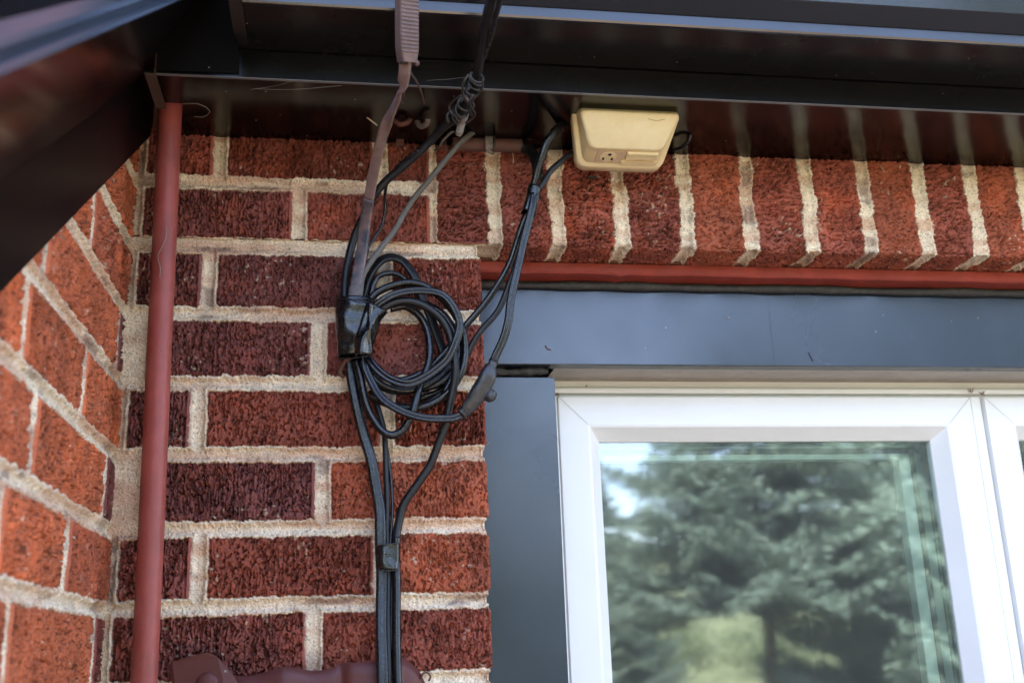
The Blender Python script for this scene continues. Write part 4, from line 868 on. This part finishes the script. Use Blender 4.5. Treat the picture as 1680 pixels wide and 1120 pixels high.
# maroon sheet metal at the bottom edge -----------------------------------------------
sh = empty('metal_bracket', at(470, 1130, -.03), 'maroon painted sheet metal with bent left tab at the bottom behind the cables', 'bracket')
def sheet(top, ybot, yd, name, thick=.0016, bulge=None):
    P = spline([at(x, y, d) for x, y, d in top], 8); V = []; F = []; nv = 12
    for i, p in enumerate(P):
        for j in range(nv):
            t = j/(nv-1); u_ = i/(len(P)-1)
            V.append(Vector((p.x, p.y+yd*t-(bulge(u_, t) if bulge else 0), p.z*(1-t)+ybot*t)))
    for i in range(len(P)-1):
        for j in range(nv-1): F.append((i*nv+j, i*nv+j+1, (i+1)*nv+j+1, (i+1)*nv+j))
    o = obj(name, V, F, 'maroon', None, True); sm = o.modifiers.new('thick', 'SOLIDIFY'); sm.thickness = thick; return adopt(o, sh)
sheet([(369, 1112, -.018), (384, 1108, -.022), (405, 1108, -.026), (428, 1104, -.028), (448, 1097, -.030), (466, 1093, -.032), (485, 1094, -.032), (507, 1099, -.030), (530, 1098, -.028), (550, 1093, -.026), (560, 1087, -.024), (575, 1086, -.030), (617, 1084, -.030), (640, 1082, -.028), (660, 1078, -.022), (668, 1083, -.020), (679, 1091, -.016), (688, 1101, -.012), (693, 1110, -.010), (700, 1125, -.008)], -.62, -.012, 'bent_sheet', bulge=lambda u_, t: .0016*math.sin(u_*14)*math.exp(-t*3)+.0006*math.sin(u_*31))
V = [at(275, 1091, -.022), at(283, 1085, -.026), at(310, 1077, -.030), at(336, 1070, -.030), at(345, 1071, -.030), at(358, 1078, -.029), at(370, 1090, -.028), at(384, 1107, -.026), at(400, 1135, -.026), at(398, 1240, -.030), at(300, 1250, -.030), at(288, 1140, -.026)]
o = obj('bent_tab', V, [tuple(range(len(V)))], 'maroon'); sm = o.modifiers.new('thick', 'SOLIDIFY'); sm.thickness = .0018; bv = o.modifiers.new('bev', 'BEVEL'); bv.width = .0006; adopt(o, sh)
bm = bmesh.new(); bmesh.ops.create_uvsphere(bm, u_segments=24, v_segments=12, radius=.0115); bmesh.ops.scale(bm, vec=(1, .35, 1), verts=bm.verts)
adopt(MB().bm(bm, Matrix.Translation(at(340, 1121, -.030))).build('screw_head', 'maroon', None, True), sh)
adopt(cable('screw_eye', [(690, 1112, -.012), (694, 1104, -.014), (701, 1103, -.014), (706, 1109, -.012), (704, 1116, -.010)], .0011, 'rust', wob=.0002), sh)

# small debris and cobwebs -------------------------------------------------------------
dg = 'dry needles caught under the eave'
for pix, lb in (([(1441, 268, -.006), (1446, 275, -.014), (1451, 283, -.016)], 'short dry needle stuck at the top of the soldier course, right of the outlet box'),
                ([(602, 193, -.120), (610, 199, -.119), (619, 206, -.118)], 'curved dry needle on the soffit just left of the flat strap'),
                ([(841, 250, -.012), (842, 259, -.014), (842, 268, -.012)], 'pale straw hanging under the red horizontal conduit')):
    tag(cable('dry_needle', pix, .0007, 'straw', wob=0), lb, 'dry needle', dg)
wl = [([(700, 134, -.15), (720, 131, -.17), (745, 129, -.19), (765, 128, -.21)], 'fine cobweb thread stretched left of the wire grip'),
      ([(412, 147, -.147), (440, 143, -.13), (465, 138, -.145), (480, 132, -.148)], 'dusty cobweb tuft on the drip edge left of the strap'),
      ([(418, 146, -.140), (450, 147, -.135), (500, 146, -.14), (560, 141, -.146)], 'long dusty cobweb under the drip edge between corner and strap')]
for pix, lb in wl: tag(cable('cobweb', pix, .00014, 'web', wob=.0003), lb, 'cobweb')
# dirt marks on the casing and in the corners of the frame
def dirt(pix, r_, label, m='rust'):
    tag(cable('dirt_mark', pix, r_, m, wob=.0001), label, 'dirt', 'dried dirt on the window casing')
dirt([(895, 567, .0897), (898, 572, .0895), (904, 574, .0897)], .0009, 'comma-shaped dried dirt on the head casing above the left frame corner')
dirt([(1193, 520, .0897), (1197, 522, .0897)], .0009, 'pale fleck on the middle of the head casing', 'web')
dirt([(1327, 578, .0899), (1330, 584, .0895), (1334, 592, .0897)], .0012, 'small dark drip on the seam of the head casing', 'slate')
def clump(x, y, d, n_, spread, label, seed):
    rr = random.Random(seed); t = empty('dirt_clump', at(x, y, d), label, 'dirt', 'dried dirt in the frame corners')
    for i in range(n_):
        a = rr.uniform(0, 6.3); q = [(x+rr.gauss(0, spread), y+rr.gauss(0, spread*.8), d-.001*rr.random()) for _ in range(3)]
        adopt(cable('dirt_thread', q, rr.uniform(.0002, .0006), 'rust' if rr.random() < .5 else 'web', wob=0, k=4), t)
clump(1592, 641, .162, 9, 2.6, 'brown dirt clump where mullion and left sash meet at the top', 3)
clump(1611, 645, .162, 8, 2.8, 'brown dirt clump at the top of the right sash beside the mullion', 4)
clump(915, 648, .160, 5, 2.0, 'small dirt clump at the top left corner of the window frame', 5)
clump(962, 632, .168, 3, 1.4, 'dark dirt spot on the top frame strip near its left end', 6)
clump(1030, 178, -.11, 0, 1, 'x', 7) if False else None

# ------------------------------------------------------------------ trees behind the viewer
def spruce_mesh(seed, Ht, R0, dens=1.0, zb=1.9):
    rg = np.random.default_rng(seed); Q = []; T = []
    zz = zb
    while zz < Ht*.985:
        f_ = zz/Ht; Lb = R0*(1-f_)**.80*1.0+.10; nb = int(13+6*(1-f_))
        for b in range(nb):
            az = 2*math.pi*(b+rg.random()*.9)/nb; L_ = Lb*(.72+.42*rg.random()); z0 = zz+rg.normal()*.09
            ns = max(4, int(L_/.055*dens)); t = np.linspace(.12, 1, ns)
            sag = -.36*L_*t+.36*L_*t**2.4+.10*L_
            bxs = np.stack((np.cos(az)*L_*t, np.sin(az)*L_*t, z0+sag), -1)
            sd_ = np.array((-math.sin(az), math.cos(az), 0)); od = np.array((math.cos(az), math.sin(az), 0))
            for i in range(ns):
                wdt = .42*L_*(1-t[i])**.8*(.3+.7*t[i]*1.6)+.07
                k = max(3, int(wdt/.045*dens))
                for sgn in (-1, 1):
                    q = (np.arange(k)+rg.random(k))/k*wdt
                    c_ = bxs[i]+sgn*sd_*q[:, None]+od*q[:, None]*.55+np.array((0, 0, -1))*(q[:, None]**1.3*.35)+rg.normal(size=(k, 3))*.022
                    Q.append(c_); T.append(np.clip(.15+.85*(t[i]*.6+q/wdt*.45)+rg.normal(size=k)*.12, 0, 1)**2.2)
        zz += (.27+.15*(1-f_))*(.9+.2*rg.random())
    Cn = np.concatenate(Q); tp_ = np.concatenate(T); n_ = len(Cn)
    a = rg.normal(size=(n_, 3)); a[:, 2] = a[:, 2]*.5-.35; rad_ = Cn*np.array((1, 1, 0)); rad_ /= np.linalg.norm(rad_, axis=1, keepdims=True)+1e-6
    a = a*.6+rad_*.9; a /= np.linalg.norm(a, axis=1, keepdims=True)
    b = np.cross(a, rg.normal(size=(n_, 3))); b /= np.linalg.norm(b, axis=1, keepdims=True)
    la = (.045+.04*rg.random(n_))[:, None]; lb = (.011+.010*rg.random(n_))[:, None]
    Vv = np.stack((Cn-a*la, Cn+b*lb, Cn+a*la, Cn-b*lb), 1).reshape(-1, 3)
    return Vv, tp_
def leaf_obj(name, Vv, tp_, m, parent):
    n_ = len(tp_); me = bpy.data.meshes.new(name); me.vertices.add(n_*4); me.vertices.foreach_set('co', Vv.reshape(-1).astype(np.float32))
    me.loops.add(n_*4); me.loops.foreach_set('vertex_index', np.arange(n_*4, dtype=np.int32)); me.polygons.add(n_)
    me.polygons.foreach_set('loop_start', np.arange(0, n_*4, 4, dtype=np.int32)); me.polygons.foreach_set('loop_total', np.full(n_, 4, np.int32)); me.update(calc_edges=True)
    at_ = me.attributes.new('tip', 'FLOAT', 'POINT'); at_.data.foreach_set('value', np.repeat(tp_, 4).astype(np.float32)); me.materials.append(M[m])
    return link(bpy.data.objects.new(name, me), parent)
def trunk_obj(Ht, r0, parent):
    pts = [Vector((.02*math.sin(i), .02*math.cos(i*1.3), Ht*i/10)) for i in range(11)]
    return sweep(pts, circ(r0, 12), up=(0, -1, 0), scale=lambda t: 1-.93*t).build('trunk', 'bark', parent, True)
TREES = [(22.3, 14.0, 6.6, 3.5, 1, 'big blue-green spruce reflected in the middle of the window'),
         (34.5, 15.5, 9.8, 3.6, 2, 'blue-green spruce reflected at the right of the window'),
         (33.5, 22, 9.4, 3.4, 3, 'taller spruce standing behind the right front spruce'),
         (52, 17, 9.8, 3.2, 2, 'spruce far to the right of the reflected pair'),
         (13.6, 21, 5.3, 2.6, 3, 'short spruce left of the big reflected one'),
         (4.5, 13, 8.8, 2.2, 4, 'tall narrow spruce added left of the others to darken the casing reflection')]  # last spruce is added, unseen, to darken the left end of the casing
meshes = {}
for az, d, Ht, R0, sd_, lb in TREES:
    x = CAM[0]+d*math.sin(rad(az)); y = -CAM[1]*0-CAM[1]*-1-d*math.cos(rad(az)); y = 1.2-d*math.cos(rad(az))
    t = empty('spruce_tree', (x, y, GZ-.05), lb, 'tree', 'spruces behind the viewer'); t.rotation_euler = (0, 0, az*.7)
    MH = globals().setdefault('MH', {}); MH.setdefault(sd_, Ht)
    if sd_ not in meshes:
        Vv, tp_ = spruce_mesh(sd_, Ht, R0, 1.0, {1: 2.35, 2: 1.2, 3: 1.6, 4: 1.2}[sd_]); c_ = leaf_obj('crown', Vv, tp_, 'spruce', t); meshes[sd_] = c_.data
    else:
        c_ = link(bpy.data.objects.new('crown', meshes[sd_]), t); c_.scale = (Ht/MH[sd_],)*3
    trunk_obj(Ht, .09, t)
def bush(seed, R, Hh):
    rg = np.random.default_rng(seed); n_ = 9000
    cl = rg.normal(size=(46, 3)); cl /= np.linalg.norm(cl, axis=1, keepdims=True); cl *= (.45+.55*rg.random((46, 1)))
    cc_ = cl[rg.integers(0, 46, n_)]+rg.normal(size=(n_, 3))*.16
    C_ = cc_*np.array((R, R, Hh/2))+np.array((0, 0, Hh/2)); a = rg.normal(size=(n_, 3)); a /= np.linalg.norm(a, axis=1, keepdims=True); b = np.cross(a, rg.normal(size=(n_, 3))); b /= np.linalg.norm(b, axis=1, keepdims=True)
    return np.stack((C_-a*.07, C_+b*.035, C_+a*.07, C_-b*.035), 1).reshape(-1, 3), np.clip(rg.random(n_)*.6, 0, 1)
for i, (az, d, R, Hh, lb) in enumerate([(12.5, 26, 2.6, 3.4, 'pale green bush left of the big reflected spruce'), (17.5, 34, 2.6, 2.4, 'yellow-green bush glimpsed under the big spruce'), (24.5, 33, 3.0, 2.6, 'yellow-green bush beyond the gap between the spruces'), (6, 20, 2.4, 3.2, 'rounded leafy bush furthest left behind the viewer')]):
    x = CAM[0]+d*math.sin(rad(az)); y = 1.2-d*math.cos(rad(az))
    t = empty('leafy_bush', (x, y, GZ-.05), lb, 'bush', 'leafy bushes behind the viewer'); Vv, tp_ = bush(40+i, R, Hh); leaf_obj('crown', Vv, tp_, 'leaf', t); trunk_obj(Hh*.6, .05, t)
bpy.context.view_layer.update()
